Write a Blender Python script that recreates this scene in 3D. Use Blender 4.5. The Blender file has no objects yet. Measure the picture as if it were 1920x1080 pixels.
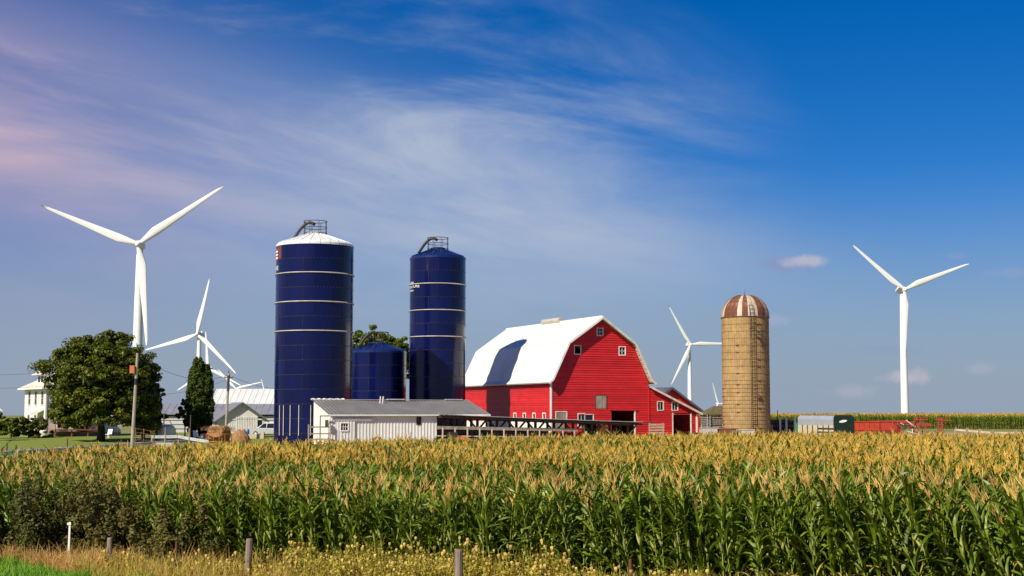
import bpy, math, random
import numpy as np
from mathutils import Vector, Matrix
random.seed(7); rng = np.random.default_rng(7)
R = math.radians
scene = bpy.context.scene
col = scene.collection

# ------------------------------------------------------------------ camera
F = 1920 * 50 / 36; CH = 4.1; PITCH = math.atan(234 / F)
cam_d = bpy.data.cameras.new('camera'); cam_d.lens = 50; cam_d.sensor_width = 36
cam_d.clip_start = 0.5; cam_d.clip_end = 30000
cam = bpy.data.objects.new('camera', cam_d); col.objects.link(cam)
cam.location = (0, 0, CH); cam.rotation_euler = (R(90) + PITCH, 0, 0)
scene.camera = cam
scene.render.resolution_x, scene.render.resolution_y = 1024, 576

# ------------------------------------------------------------------ sky and sun
SUN_EL = R(39); SUN_TRAVEL = (0.642, 0.767)          # the way the light goes, seen from above
sky_az = math.atan2(-SUN_TRAVEL[0], -SUN_TRAVEL[1])  # bearing of the sun, clockwise from +Y
world = bpy.data.worlds.new('World'); scene.world = world; world.use_nodes = True
wn = world.node_tree.nodes; wl = world.node_tree.links; wn.clear()
def wnode(t, **k):
    n = wn.new(t)
    for a, b in k.items(): setattr(n, a, b)
    return n
def wmath(op, a, b=None, c=None, clamp=False):
    n = wn.new('ShaderNodeMath'); n.operation = op; n.use_clamp = clamp
    for i, v in enumerate((a, b, c)):
        if v is None: continue
        if isinstance(v, (int, float)): n.inputs[i].default_value = v
        else: wl.new(v, n.inputs[i])
    return n.outputs[0]
def wstep(x, lo, hi):
    n = wn.new('ShaderNodeMapRange'); n.interpolation_type = 'SMOOTHSTEP'
    wl.new(x, n.inputs[0]); n.inputs[1].default_value = lo; n.inputs[2].default_value = hi
    return n.outputs[0]
SKY_STR = 0.085
sky = wnode('ShaderNodeTexSky', sky_type='NISHITA', sun_disc=False)
sky.sun_elevation = SUN_EL; sky.sun_rotation = sky_az
sky.altitude = 300; sky.air_density = 1.0; sky.dust_density = 0.6; sky.ozone_density = 3.0
hsv = wnode('ShaderNodeHueSaturation'); hsv.inputs['Saturation'].default_value = 1.22
hsv.inputs['Value'].default_value = 0.90; hsv.inputs['Hue'].default_value = 0.503
tint = wnode('ShaderNodeMix', data_type='RGBA', blend_type='MULTIPLY'); tint.inputs[0].default_value = 1
tint.inputs[7].default_value = (0.58, 0.78, 1.12, 1)      # polarised, deep-blue sky
wl.new(sky.outputs[0], tint.inputs[6]); wl.new(tint.outputs[2], hsv.inputs['Color'])
tc = wnode('ShaderNodeTexCoord'); sp = wnode('ShaderNodeSeparateXYZ'); wl.new(tc.outputs['Generated'], sp.inputs[0])
dx, dy, dz = sp.outputs
# directions as bearing and height angle (radians), for the cloud layers
az = wmath('ARCTAN2', dx, dy); el = wmath('ARCSINE', dz)
cmb = wnode('ShaderNodeCombineXYZ'); wl.new(az, cmb.inputs[0]); wl.new(el, cmb.inputs[1])
def cloud_noise(scale, rot, sc, detail, rough, dist, loc=(0, 0, 0)):
    m = wnode('ShaderNodeMapping'); m.vector_type = 'TEXTURE'; m.inputs['Rotation'].default_value = (0, 0, rot)
    m.inputs['Scale'].default_value = sc; m.inputs['Location'].default_value = loc
    wl.new(cmb.outputs[0], m.inputs[0])
    n = wnode('ShaderNodeTexNoise'); n.inputs['Scale'].default_value = scale
    n.inputs['Detail'].default_value = detail; n.inputs['Roughness'].default_value = rough
    n.inputs['Distortion'].default_value = dist
    wl.new(m.outputs[0], n.inputs['Vector']); return n.outputs['Fac']
def gauss(x, s):
    q = wmath('DIVIDE', x, s); return wmath('EXPONENT', wmath('MULTIPLY', wmath('MULTIPLY', q, q), -1.0))
n1 = cloud_noise(6.0, R(-9), (2.2, 0.7, 1), 8, 0.56, 0.5, (0.3, 0.13, 0))
n2 = cloud_noise(6.5, R(-11), (3.0, 0.62, 1), 8, 0.60, 0.6, (1.7, 0.4, 0))
n3 = cloud_noise(16.0, R(8), (2.4, 0.8, 1), 6, 0.6, 0.8, (0.7, 0.9, 0))
azc = wmath('MINIMUM', wmath('MAXIMUM', az, -0.6), 0.6)
# a broad soft bank, thick on the left and thinning to the right
elc = wmath('SUBTRACT', 0.126, wmath('MULTIPLY', azc, 0.145)); sig = wmath('SUBTRACT', 0.056, wmath('MULTIPLY', azc, 0.085))
bank = wmath('MULTIPLY', gauss(wmath('SUBTRACT', el, elc), sig), wmath('SUBTRACT', 1.0, wstep(az, -0.10, 0.30)))
bank = wmath('MULTIPLY', bank, wmath('ADD', 0.42, wmath('MULTIPLY', wmath('ADD', wmath('MULTIPLY', wstep(n1, 0.32, 0.64), 0.65), wmath('MULTIPLY', wstep(n2, 0.36, 0.68), 0.35)), 0.86)))
# wisps drawn out above it
zone = wmath('MULTIPLY', gauss(wmath('ADD', wmath('SUBTRACT', el, 0.215), wmath('MULTIPLY', azc, 0.16)), 0.062), wmath('SUBTRACT', 1.0, wstep(az, -0.02, 0.24)))
wisp = wmath('MULTIPLY', zone, wmath('MULTIPLY', wstep(n2, 0.42, 0.72), wmath('ADD', 0.45, wmath('MULTIPLY', n3, 1.0))))
fac = wmath('ADD', wmath('MULTIPLY', bank, 0.95), wmath('MULTIPLY', wisp, 0.95), clamp=True)
low = wnode('ShaderNodeMix', data_type='RGBA'); wl.new(wmath('MULTIPLY', wmath('SUBTRACT', 1.0, wstep(el, -0.01, 0.18)), 0.93), low.inputs[0]); wl.new(hsv.outputs[0], low.inputs[6])
low.inputs[7].default_value = (0.305 / SKY_STR, 0.37 / SKY_STR, 0.47 / SKY_STR, 1)
ccol = wnode('ShaderNodeMix', data_type='RGBA'); wl.new(wstep(az, -0.38, -0.05), ccol.inputs[0])
ccol.inputs[6].default_value = (0.52 / SKY_STR, 0.41 / SKY_STR, 0.53 / SKY_STR, 1); ccol.inputs[7].default_value = (0.46 / SKY_STR, 0.52 / SKY_STR, 0.65 / SKY_STR, 1)
mix = wnode('ShaderNodeMix', data_type='RGBA'); wl.new(fac, mix.inputs[0]); wl.new(low.outputs[2], mix.inputs[6]); wl.new(ccol.outputs[2], mix.inputs[7])
last = mix.outputs[2]
# a few small low cumulus over the horizon, each a soft noisy puff round its own bearing
cn = wnode('ShaderNodeTexNoise'); cn.inputs['Scale'].default_value = 42; cn.inputs['Detail'].default_value = 6
cn.inputs['Roughness'].default_value = 0.6; wl.new(tc.outputs['Generated'], cn.inputs['Vector'])
def puff(px, py, w, h, colr, amt):
    global last
    u = (px - 960) / F; v = (540 - py) / F
    c, s = math.cos(PITCH), math.sin(PITCH)
    d = Vector((u, c - s * v, s + c * v)).normalized()
    ex = wmath('DIVIDE', wmath('SUBTRACT', dx, d.x), w / F); ez = wmath('DIVIDE', wmath('SUBTRACT', dz, d.z), h / F)
    rr = wmath('SQRT', wmath('ADD', wmath('MULTIPLY', ex, ex), wmath('MULTIPLY', ez, ez)))
    rr = wmath('ADD', rr, wmath('MULTIPLY', wmath('SUBTRACT', cn.outputs['Fac'], 0.5), 3.2))
    f = wmath('MULTIPLY', wmath('MULTIPLY', wmath('SUBTRACT', 1.0, wstep(rr, 0.2, 1.25)), amt), wmath('GREATER_THAN', dy, 0))
    m = wnode('ShaderNodeMix', data_type='RGBA'); wl.new(f, m.inputs[0]); wl.new(last, m.inputs[6])
    m.inputs[7].default_value = tuple(x / SKY_STR for x in colr) + (1,); last = m.outputs[2]
for a in ((1470, 497, 75, 16, (.25, .30, .50), .55), (1512, 490, 40, 11, (.52, .50, .60), .75),
          (1700, 708, 44, 15, (.58, .52, .60), .6), (1600, 735, 50, 15, (.50, .50, .62), .35),
          (1650, 655, 60, 10, (.25, .33, .52), .4), (1835, 690, 34, 12, (.45, .47, .60), .35),
          (1020, 580, 55, 9, (.27, .36, .56), .35), (1790, 480, 40, 9, (.28, .36, .6), .35),
          (1455, 600, 40, 12, (.42, .47, .63), .35), (1890, 512, 40, 10, (.30, .38, .6), .35)):
    puff(*a)
bg = wnode('ShaderNodeBackground'); bg.inputs['Strength'].default_value = SKY_STR * 0.76
wl.new(last, bg.inputs['Color'])
wo = wnode('ShaderNodeOutputWorld'); wl.new(bg.outputs[0], wo.inputs['Surface'])

sun_d = bpy.data.lights.new('sun', 'SUN'); sun_d.energy = 5.0; sun_d.angle = R(0.53); sun_d.color = (1, 0.92, 0.76)
sun = bpy.data.objects.new('sun', sun_d); col.objects.link(sun)
sdir = Vector((SUN_TRAVEL[0] * math.cos(SUN_EL), SUN_TRAVEL[1] * math.cos(SUN_EL), -math.sin(SUN_EL))).normalized()
sun.rotation_euler = sdir.to_track_quat('-Z', 'Y').to_euler(); sun.location = (-60, -60, 120)
vs = scene.view_settings
vs.view_transform = 'Standard'; vs.look = 'None'; vs.gamma = 1; vs.exposure = 0.38; vs.use_curve_mapping = False
scene.cycles.use_denoising = True
scene.cycles.max_bounces = 6; scene.cycles.transparent_max_bounces = 6

# ------------------------------------------------------------------ helpers
_c, _s = math.cos(PITCH), math.sin(PITCH)
def P(px, py, Y):
    """point at world depth Y seen at photograph pixel (px, py)"""
    u = (px - 960) / F; v = (540 - py) / F; k = Y / (_c - _s * v)
    return Vector((u * k, Y, CH + k * (_s + _c * v)))
def sstep(x, a, b):
    t = min(1, max(0, (x - a) / (b - a))); return t * t * (3 - 2 * t)
def ground(x, y):
    u = max(y - 112, -23 - x)
    yard = 0.4 + 0.012 * (min(y, 190) - 112) if y > 112 else 0.4
    z = yard * sstep(u, 0, 14)
    z += 0.06 * math.sin(x * 0.11 + 1) * math.sin(y * 0.083)
    if y > 330: z -= 24 * sstep(y, 330, 2600)
    return z

class MB:
    def __init__(s): s.v = []; s.f = []; s.m = []
    def add(s, vs, fs, m=0):
        o = len(s.v); s.v.extend([tuple(p) for p in vs]); s.f.extend([tuple(i + o for i in f) for f in fs]); s.m.extend([m] * len(fs)); return s
    def box(s, x0, x1, y0, y1, z0, z1, m=0, mat=None):
        vs = [(x, y, z) for z in (z0, z1) for y in (y0, y1) for x in (x0, x1)]
        if mat is not None: vs = [mat @ Vector(p) for p in vs]
        return s.add(vs, [(0, 2, 3, 1), (4, 5, 7, 6), (0, 1, 5, 4), (2, 6, 7, 3), (0, 4, 6, 2), (1, 3, 7, 5)], m)
    def bar(s, a, b, w, h=None, m=0, up=(0, 0, 1)):
        """rectangular bar from a to b, w wide, h thick"""
        a = Vector(a); b = Vector(b); h = h or w; d = (b - a).normalized(); u = Vector(up)
        if abs(d.dot(u)) > 0.98: u = Vector((0, 1, 0))
        x = d.cross(u).normalized(); z = x.cross(d).normalized()
        vs = [q + x * sx * w / 2 + z * sz * h / 2 for q in (a, b) for sx, sz in ((-1, -1), (1, -1), (1, 1), (-1, 1))]
        return s.add(vs, [(3, 2, 1, 0), (4, 5, 6, 7), (0, 1, 5, 4), (1, 2, 6, 5), (2, 3, 7, 6), (3, 0, 4, 7)], m)
    def tube(s, pts, r, n=8, m=0, caps=True):
        pts = [Vector(p) for p in pts]; rs = r if isinstance(r, (list, tuple)) else [r] * len(pts)
        o = len(s.v); ref = None
        for i, p in enumerate(pts):
            d = (pts[min(i + 1, len(pts) - 1)] - pts[max(i - 1, 0)]).normalized()
            if ref is None: ref = Vector((1, 0, 0)) if abs(d.x) < 0.9 else Vector((0, 1, 0))
            x = (ref - d * ref.dot(d)).normalized(); ref = x; y = d.cross(x)
            for k in range(n):
                a = 2 * math.pi * k / n; q = p + (x * math.cos(a) + y * math.sin(a)) * rs[i]; s.v.append(tuple(q))
        for i in range(len(pts) - 1):
            for k in range(n):
                k2 = (k + 1) % n; s.f.append((o + i * n + k, o + i * n + k2, o + (i + 1) * n + k2, o + (i + 1) * n + k)); s.m.append(m)
        if caps:
            s.f.append(tuple(o + k for k in reversed(range(n)))); s.m.append(m)
            e = o + (len(pts) - 1) * n; s.f.append(tuple(e + k for k in range(n))); s.m.append(m)
        return s
    def lathe(s, prof, n=32, m=0, a0=0, a1=2 * math.pi, c=(0, 0)):
        """(r, z) profile turned about z"""
        o = len(s.v); full = abs(a1 - a0 - 2 * math.pi) < 1e-6; cnt = n if full else n + 1
        for r, z in prof:
            for k in range(cnt):
                a = a0 + (a1 - a0) * k / n; s.v.append((c[0] + r * math.cos(a), c[1] + r * math.sin(a), z))
        for i in range(len(prof) - 1):
            for k in range(n):
                k2 = (k + 1) % cnt; s.f.append((o + i * cnt + k, o + i * cnt + k2, o + (i + 1) * cnt + k2, o + (i + 1) * cnt + k)); s.m.append(m)
        return s
    def ring(s, R_, r, z, n=48, k=6, m=0, a0=0, a1=2 * math.pi, c=(0, 0)):
        pr = [(R_ + r * math.cos(2 * math.pi * i / k), z + r * math.sin(2 * math.pi * i / k)) for i in range(k + 1)]
        return s.lathe(pr, n, m, a0, a1, c)
    def prism(s, poly, y0, y1, m=0):
        """outline of (x, z) points pushed from y0 to y1"""
        n = len(poly); vs = [(x, y0, z) for x, z in poly] + [(x, y1, z) for x, z in poly]
        fs = [tuple(range(n)), tuple(reversed(range(n, 2 * n)))] + [(i, i + n, (i + 1) % n + n, (i + 1) % n) for i in range(n)]
        return s.add(vs, fs, m)
    def mesh(s, name, mats, smooth=False):
        me = bpy.data.meshes.new(name); me.from_pydata(s.v, [], s.f)
        for q in (mats if isinstance(mats, (list, tuple)) else [mats]): me.materials.append(q)
        if any(s.m): me.polygons.foreach_set('material_index', s.m)
        if smooth: me.polygons.foreach_set('use_smooth', [True] * len(s.f))
        me.update(); return me
    def build(s, name, mats, parent=None, smooth=False, **kw):
        return put(name, s.mesh(name, mats, smooth), parent, **kw)
def put(name, me, parent=None, loc=None, rz=None, label=None, cat=None, group=None, kind=None):
    o = bpy.data.objects.new(name, me); col.objects.link(o)
    if parent is not None: o.parent = parent
    if loc is not None: o.location = loc
    if rz is not None: o.rotation_euler = (0, 0, rz)
    return tag(o, label, cat, group, kind)
def tag(o, label=None, cat=None, group=None, kind=None):
    for k, v in (('label', label), ('category', cat), ('group', group), ('kind', kind)):
        if v: o[k] = v
    return o
def thing(name, label, cat, loc, rz=0, group=None):
    o = bpy.data.objects.new(name, None); col.objects.link(o); o.empty_display_size = 0.3
    o.location = loc; o.rotation_euler = (0, 0, rz); return tag(o, label, cat, group)
def fast_mesh(name, verts, faces, mats, midx=None):
    """verts (n,3), faces (m,k) numpy -> mesh quickly"""
    me = bpy.data.meshes.new(name); nv = len(verts); nf, k = faces.shape
    me.vertices.add(nv); me.vertices.foreach_set('co', np.ascontiguousarray(verts, dtype=np.float32).ravel())
    me.loops.add(nf * k); me.loops.foreach_set('vertex_index', faces.astype(np.int32).ravel())
    me.polygons.add(nf); me.polygons.foreach_set('loop_start', np.arange(0, nf * k, k, dtype=np.int32))
    for q in (mats if isinstance(mats, (list, tuple)) else [mats]): me.materials.append(q)
    if midx is not None: me.polygons.foreach_set('material_index', midx.astype(np.int32))
    me.update(calc_edges=True); return me

# ------------------------------------------------------------------ materials
def mat(name, c1, c2=None, scale=3.0, rough=0.6, metal=0.0, bump=0.0, bscale=None, stretch=(1, 1, 1), contrast=(0.35, 0.65),
        rnd=0.0, island=0.0, coat=0.0, spec=None, dirt=None, dirt_amt=0.0, transl=0.0):
    m = bpy.data.materials.new(name); m.use_nodes = True; nt = m.node_tree; N = nt.nodes; L = nt.links
    b = N['Principled BSDF']; b.inputs['Roughness'].default_value = rough; b.inputs['Metallic'].default_value = metal
    if spec is not None: b.inputs['Specular IOR Level'].default_value = spec
    if coat: b.inputs['Coat Weight'].default_value = coat; b.inputs['Coat Roughness'].default_value = 0.08
    b.inputs['Base Color'].default_value = (*c1, 1)
    out = None
    tcn = N.new('ShaderNodeTexCoord'); mp = N.new('ShaderNodeMapping'); mp.inputs['Scale'].default_value = stretch
    L.new(tcn.outputs['Object'], mp.inputs[0])
    if c2 is not None:
        nz = N.new('ShaderNodeTexNoise'); nz.inputs['Scale'].default_value = scale; nz.inputs['Detail'].default_value = 5
        L.new(mp.outputs[0], nz.inputs['Vector'])
        r = N.new('ShaderNodeMapRange'); r.inputs[1].default_value, r.inputs[2].default_value = contrast
        L.new(nz.outputs['Fac'], r.inputs[0])
        mx = N.new('ShaderNodeMix'); mx.data_type = 'RGBA'; L.new(r.outputs[0], mx.inputs[0])
        mx.inputs[6].default_value = (*c1, 1); mx.inputs[7].default_value = (*c2, 1); out = mx.outputs[2]
    if dirt is not None:
        nz = N.new('ShaderNodeTexNoise'); nz.inputs['Scale'].default_value = 1.3; nz.inputs['Detail'].default_value = 8; nz.inputs['Roughness'].default_value = 0.7
        mp2 = N.new('ShaderNodeMapping'); mp2.inputs['Scale'].default_value = (2.2, 2.2, 0.35); L.new(tcn.outputs['Object'], mp2.inputs[0]); L.new(mp2.outputs[0], nz.inputs['Vector'])
        r = N.new('ShaderNodeMapRange'); r.inputs[1].default_value = 0.52; r.inputs[2].default_value = 0.75; r.inputs[4].default_value = dirt_amt
        L.new(nz.outputs['Fac'], r.inputs[0]); mx = N.new('ShaderNodeMix'); mx.data_type = 'RGBA'; L.new(r.outputs[0], mx.inputs[0])
        if out: L.new(out, mx.inputs[6])
        else: mx.inputs[6].default_value = (*c1, 1)
        mx.inputs[7].default_value = (*dirt, 1); out = mx.outputs[2]
    for amt, kind in ((rnd, 'obj'), (island, 'isl')):
        if amt:
            src = N.new('ShaderNodeObjectInfo').outputs['Random'] if kind == 'obj' else N.new('ShaderNodeNewGeometry').outputs['Random Per Island']
            r = N.new('ShaderNodeMapRange'); r.inputs[3].default_value = 1 - amt; r.inputs[4].default_value = 1 + amt; L.new(src, r.inputs[0])
            h = N.new('ShaderNodeHueSaturation'); L.new(r.outputs[0], h.inputs['Value'])
            if out: L.new(out, h.inputs['Color'])
            else: h.inputs['Color'].default_value = (*c1, 1)
            out = h.outputs[0]
    if out: L.new(out, b.inputs['Base Color'])
    if bump:
        nz = N.new('ShaderNodeTexNoise'); nz.inputs['Scale'].default_value = bscale or scale * 4; nz.inputs['Detail'].default_value = 4
        L.new(mp.outputs[0], nz.inputs['Vector']); bp = N.new('ShaderNodeBump'); bp.inputs['Strength'].default_value = bump; bp.inputs['Distance'].default_value = 0.03
        L.new(nz.outputs['Fac'], bp.inputs['Height']); L.new(bp.outputs[0], b.inputs['Normal'])
    if transl:
        t = N.new('ShaderNodeBsdfTranslucent'); ms = N.new('ShaderNodeMixShader'); ms.inputs[0].default_value = transl
        if out: L.new(out, t.inputs['Color'])
        else: t.inputs['Color'].default_value = (*c1, 1)
        L.new(b.outputs[0], ms.inputs[1]); L.new(t.outputs[0], ms.inputs[2]); L.new(ms.outputs[0], N['Material Output'].inputs['Surface'])
    return m
M = {}
M['white'] = mat('white_paint', (0.80, 0.79, 0.74), (0.68, 0.67, 0.62), 1.2, 0.55, dirt=(0.42, 0.38, 0.30), dirt_amt=0.35)
M['white_clean'] = mat('turbine_white', (0.80, 0.80, 0.78), (0.74, 0.74, 0.72), 0.06, 0.38)
M['roof_white'] = mat('white_roof_metal', (0.72, 0.715, 0.69), (0.66, 0.655, 0.63), 0.5, 0.45, stretch=(1, 1, 0.3), dirt=(0.55, 0.52, 0.46), dirt_amt=0.18)
M['trim'] = mat('weathered_trim', (0.68, 0.64, 0.55), (0.45, 0.40, 0.32), 2.5, 0.7, contrast=(0.4, 0.7))
M['red'] = mat('barn_red', (0.58, 0.015, 0.017), (0.48, 0.011, 0.013), 0.7, 0.55, island=0.13, stretch=(1, 1, 2.5), bump=0.15, bscale=9, dirt=(0.34, 0.024, 0.022), dirt_amt=0.75)
M['blue'] = mat('silo_blue', (0.0024, 0.0052, 0.062), (0.0020, 0.0040, 0.046), 0.35, 0.2, stretch=(1, 1, 0.25), rnd=0.16, coat=0.12, spec=0.3, dirt=(0.008, 0.012, 0.066), dirt_amt=0.5)
M['blue_roof'] = mat('silo_roof_blue', (0.007, 0.018, 0.11), (0.006, 0.014, 0.085), 0.6, 0.3, coat=0.3)
M['blue_seam'] = mat('silo_seam', (0.045, 0.035, 0.045), (0.09, 0.06, 0.05), 3, 0.6)
M['rust_streak'] = mat('rusty_brown_stain', (0.16, 0.05, 0.025), (0.07, 0.035, 0.05), 1.6, 0.6, stretch=(2, 2, 0.4))
M['galv'] = mat('galvanised', (0.62, 0.60, 0.54), (0.50, 0.44, 0.34), 1.5, 0.5, metal=0.25)
M['galv_new'] = mat('rail_galvanised', (0.66, 0.66, 0.66), (0.52, 0.52, 0.52), 2, 0.4, metal=0.35)
M['grey_roof'] = mat('grey_corrugated', (0.25, 0.24, 0.23), (0.19, 0.18, 0.17), 0.6, 0.45, metal=0.35, dirt=(0.34, 0.31, 0.27), dirt_amt=0.7)
M['slate_roof'] = mat('slate_blue_roof', (0.24, 0.24, 0.28), (0.19, 0.19, 0.23), 1.0, 0.6)
M['dark_roof'] = mat('dark_roof', (0.10, 0.11, 0.14), (0.07, 0.075, 0.09), 1.0, 0.6)
M['siding_white'] = mat('white_ribbed_steel', (0.76, 0.75, 0.71), (0.66, 0.65, 0.61), 0.8, 0.5, stretch=(1, 1, 0.3), dirt=(0.48, 0.43, 0.35), dirt_amt=0.35)
M['siding_grey'] = mat('grey_block', (0.52, 0.51, 0.50), (0.44, 0.43, 0.42), 0.8, 0.7)
M['black'] = mat('black_metal', (0.012, 0.012, 0.014), (0.03, 0.022, 0.018), 4, 0.5)
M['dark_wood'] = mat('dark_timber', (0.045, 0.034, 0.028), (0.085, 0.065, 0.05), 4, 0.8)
M['grey_wood'] = mat('weathered_wood', (0.34, 0.29, 0.24), (0.20, 0.165, 0.13), 6, 0.85, stretch=(1, 1, 0.2), bump=0.4, bscale=20)
M['post_wood'] = mat('old_post_wood', (0.25, 0.19, 0.145), (0.13, 0.095, 0.07), 9, 0.9, stretch=(1, 1, 0.15), bump=0.6, bscale=24)
M['hoop'] = mat('dull_hoop', (0.20, 0.125, 0.06), (0.12, 0.07, 0.04), 3, 0.7)
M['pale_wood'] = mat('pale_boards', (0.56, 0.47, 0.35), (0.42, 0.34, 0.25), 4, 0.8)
M['pole_wood'] = mat('pole_wood', (0.40, 0.35, 0.29), (0.26, 0.22, 0.18), 5, 0.85, stretch=(3, 3, 0.3))
M['glass'] = mat('dark_glass', (0.012, 0.014, 0.018), None, rough=0.08)
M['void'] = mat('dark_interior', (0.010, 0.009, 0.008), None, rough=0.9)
M['stave'] = mat('concrete_stave', (0.39, 0.25, 0.098), (0.29, 0.188, 0.076), 1.4, 0.85, island=0.07, bump=0.3, bscale=14, dirt=(0.20, 0.14, 0.09), dirt_amt=0.8)
M['rust'] = mat('rusty_steel', (0.11, 0.03, 0.014), (0.17, 0.06, 0.03), 3.0, 0.8, stretch=(1, 1, 0.4), dirt=(0.55, 0.46, 0.34), dirt_amt=0.5)
M['dome_white'] = mat('stained_white_steel', (0.52, 0.45, 0.36), (0.42, 0.32, 0.22), 2.0, 0.6, dirt=(0.16, 0.05, 0.02), dirt_amt=1.0)
M['machine_red'] = mat('machine_red', (0.42, 0.045, 0.022), (0.30, 0.035, 0.02), 2, 0.5, dirt=(0.20, 0.08, 0.05), dirt_amt=0.6)
M['orange'] = mat('orange_paint', (0.62, 0.18, 0.03), (0.5, 0.13, 0.03), 2, 0.5)
M['yellow'] = mat('yellow_paint', (0.72, 0.45, 0.03), (0.6, 0.36, 0.03), 2, 0.45)
M['green_paint'] = mat('dark_green_paint', (0.006, 0.026, 0.015), (0.005, 0.018, 0.011), 2, 0.45)
M['green_bright'] = mat('bright_green_paint', (0.02, 0.26, 0.10), None, rough=0.5)
M['silver'] = mat('silver_paint', (0.55, 0.55, 0.56), None, rough=0.3, metal=0.4, coat=0.5)
M['tyre'] = mat('tyre_rubber', (0.02, 0.02, 0.02), None, rough=0.85)
M['tail_red'] = mat('red_lens', (0.5, 0.01, 0.01), None, rough=0.2)
M['blue_toy'] = mat('blue_plastic', (0.02, 0.09, 0.4), None, rough=0.4)
M['hay'] = mat('brown_hay', (0.36, 0.20, 0.08), (0.24, 0.13, 0.055), 5, 0.95, bump=1.0, bscale=18)
M['thatch'] = mat('mossy_shingle', (0.13, 0.095, 0.04), (0.085, 0.07, 0.03), 3, 0.95, bump=0.8, bscale=10)
M['concrete'] = mat('concrete', (0.45, 0.42, 0.37), (0.36, 0.33, 0.29), 2, 0.85)
M['sand'] = mat('trodden_dirt', (0.50, 0.36, 0.20), (0.40, 0.27, 0.15), 1.0, 0.95)
M['deck'] = mat('red_brown_deck', (0.36, 0.13, 0.06), (0.28, 0.10, 0.05), 3, 0.8)
M['trailer_cream'] = mat('cream_steel', (0.56, 0.50, 0.36), (0.48, 0.42, 0.30), 2, 0.5)
M['trailer_steel'] = mat('pale_blue_steel', (0.44, 0.50, 0.55), (0.38, 0.44, 0.50), 2, 0.35, metal=0.3)
# plants
M['leaf'] = mat('maple_leaf', (0.048, 0.068, 0.005), (0.135, 0.15, 0.009), 0.7, 0.5, island=0.45, transl=0.22, spec=0.25)
M['leaf_dark'] = mat('cedar_leaf', (0.040, 0.062, 0.006), (0.066, 0.094, 0.008), 0.9, 0.6, island=0.4, transl=0.12, spec=0.2)
M['leaf_light'] = mat('cottonwood_leaf', (0.095, 0.13, 0.009), (0.14, 0.18, 0.012), 0.4, 0.5, island=0.4, transl=0.25, spec=0.25)
M['bark'] = mat('bark', (0.07, 0.055, 0.04), (0.04, 0.03, 0.025), 4, 0.9, bump=0.6)
M['corn_leaf'] = mat('corn_leaf', (0.072, 0.125, 0.008), (0.17, 0.225, 0.016), 1.6, 0.4, rnd=0.35, transl=0.28, spec=0.35)
M['corn_stalk'] = mat('corn_stalk', (0.22, 0.27, 0.03), (0.32, 0.33, 0.05), 2, 0.55, rnd=0.2)
M['corn_dry'] = mat('corn_dry_leaf', (0.42, 0.36, 0.07), (0.34, 0.22, 0.08), 2, 0.7, transl=0.25)
M['tassel'] = mat('corn_tassel', (0.72, 0.49, 0.085), (0.66, 0.40, 0.06), 1.5, 0.8, rnd=0.18, transl=0.2)
M['tassel_tan'] = mat('corn_tassel_tan', (0.74, 0.53, 0.17), (0.66, 0.42, 0.11), 1.5, 0.8, rnd=0.2, transl=0.2)
M['ear'] = mat('corn_husk', (0.22, 0.28, 0.06), (0.36, 0.34, 0.10), 3, 0.6)
M['weed'] = mat('yellow_weed', (0.30, 0.27, 0.025), (0.46, 0.36, 0.045), 1.2, 0.7, island=0.3, transl=0.25)
M['weed_head'] = mat('weed_head', (0.56, 0.42, 0.10), (0.44, 0.27, 0.07), 2, 0.8, island=0.3)
M['weed_dark'] = mat('brown_weed', (0.070, 0.078, 0.006), (0.13, 0.10, 0.012), 0.5, 0.7, island=0.4, transl=0.2)
M['drygrass'] = mat('dry_grass', (0.64, 0.38, 0.13), (0.54, 0.34, 0.08), 0.5, 0.8, island=0.3, transl=0.25)
M['olivegrass'] = mat('olive_grass', (0.33, 0.30, 0.025), (0.46, 0.33, 0.06), 0.6, 0.8, island=0.3, transl=0.25)
M['lush'] = mat('green_grass', (0.12, 0.30, 0.012), (0.19, 0.36, 0.02), 0.8, 0.6, island=0.3, transl=0.25)
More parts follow.
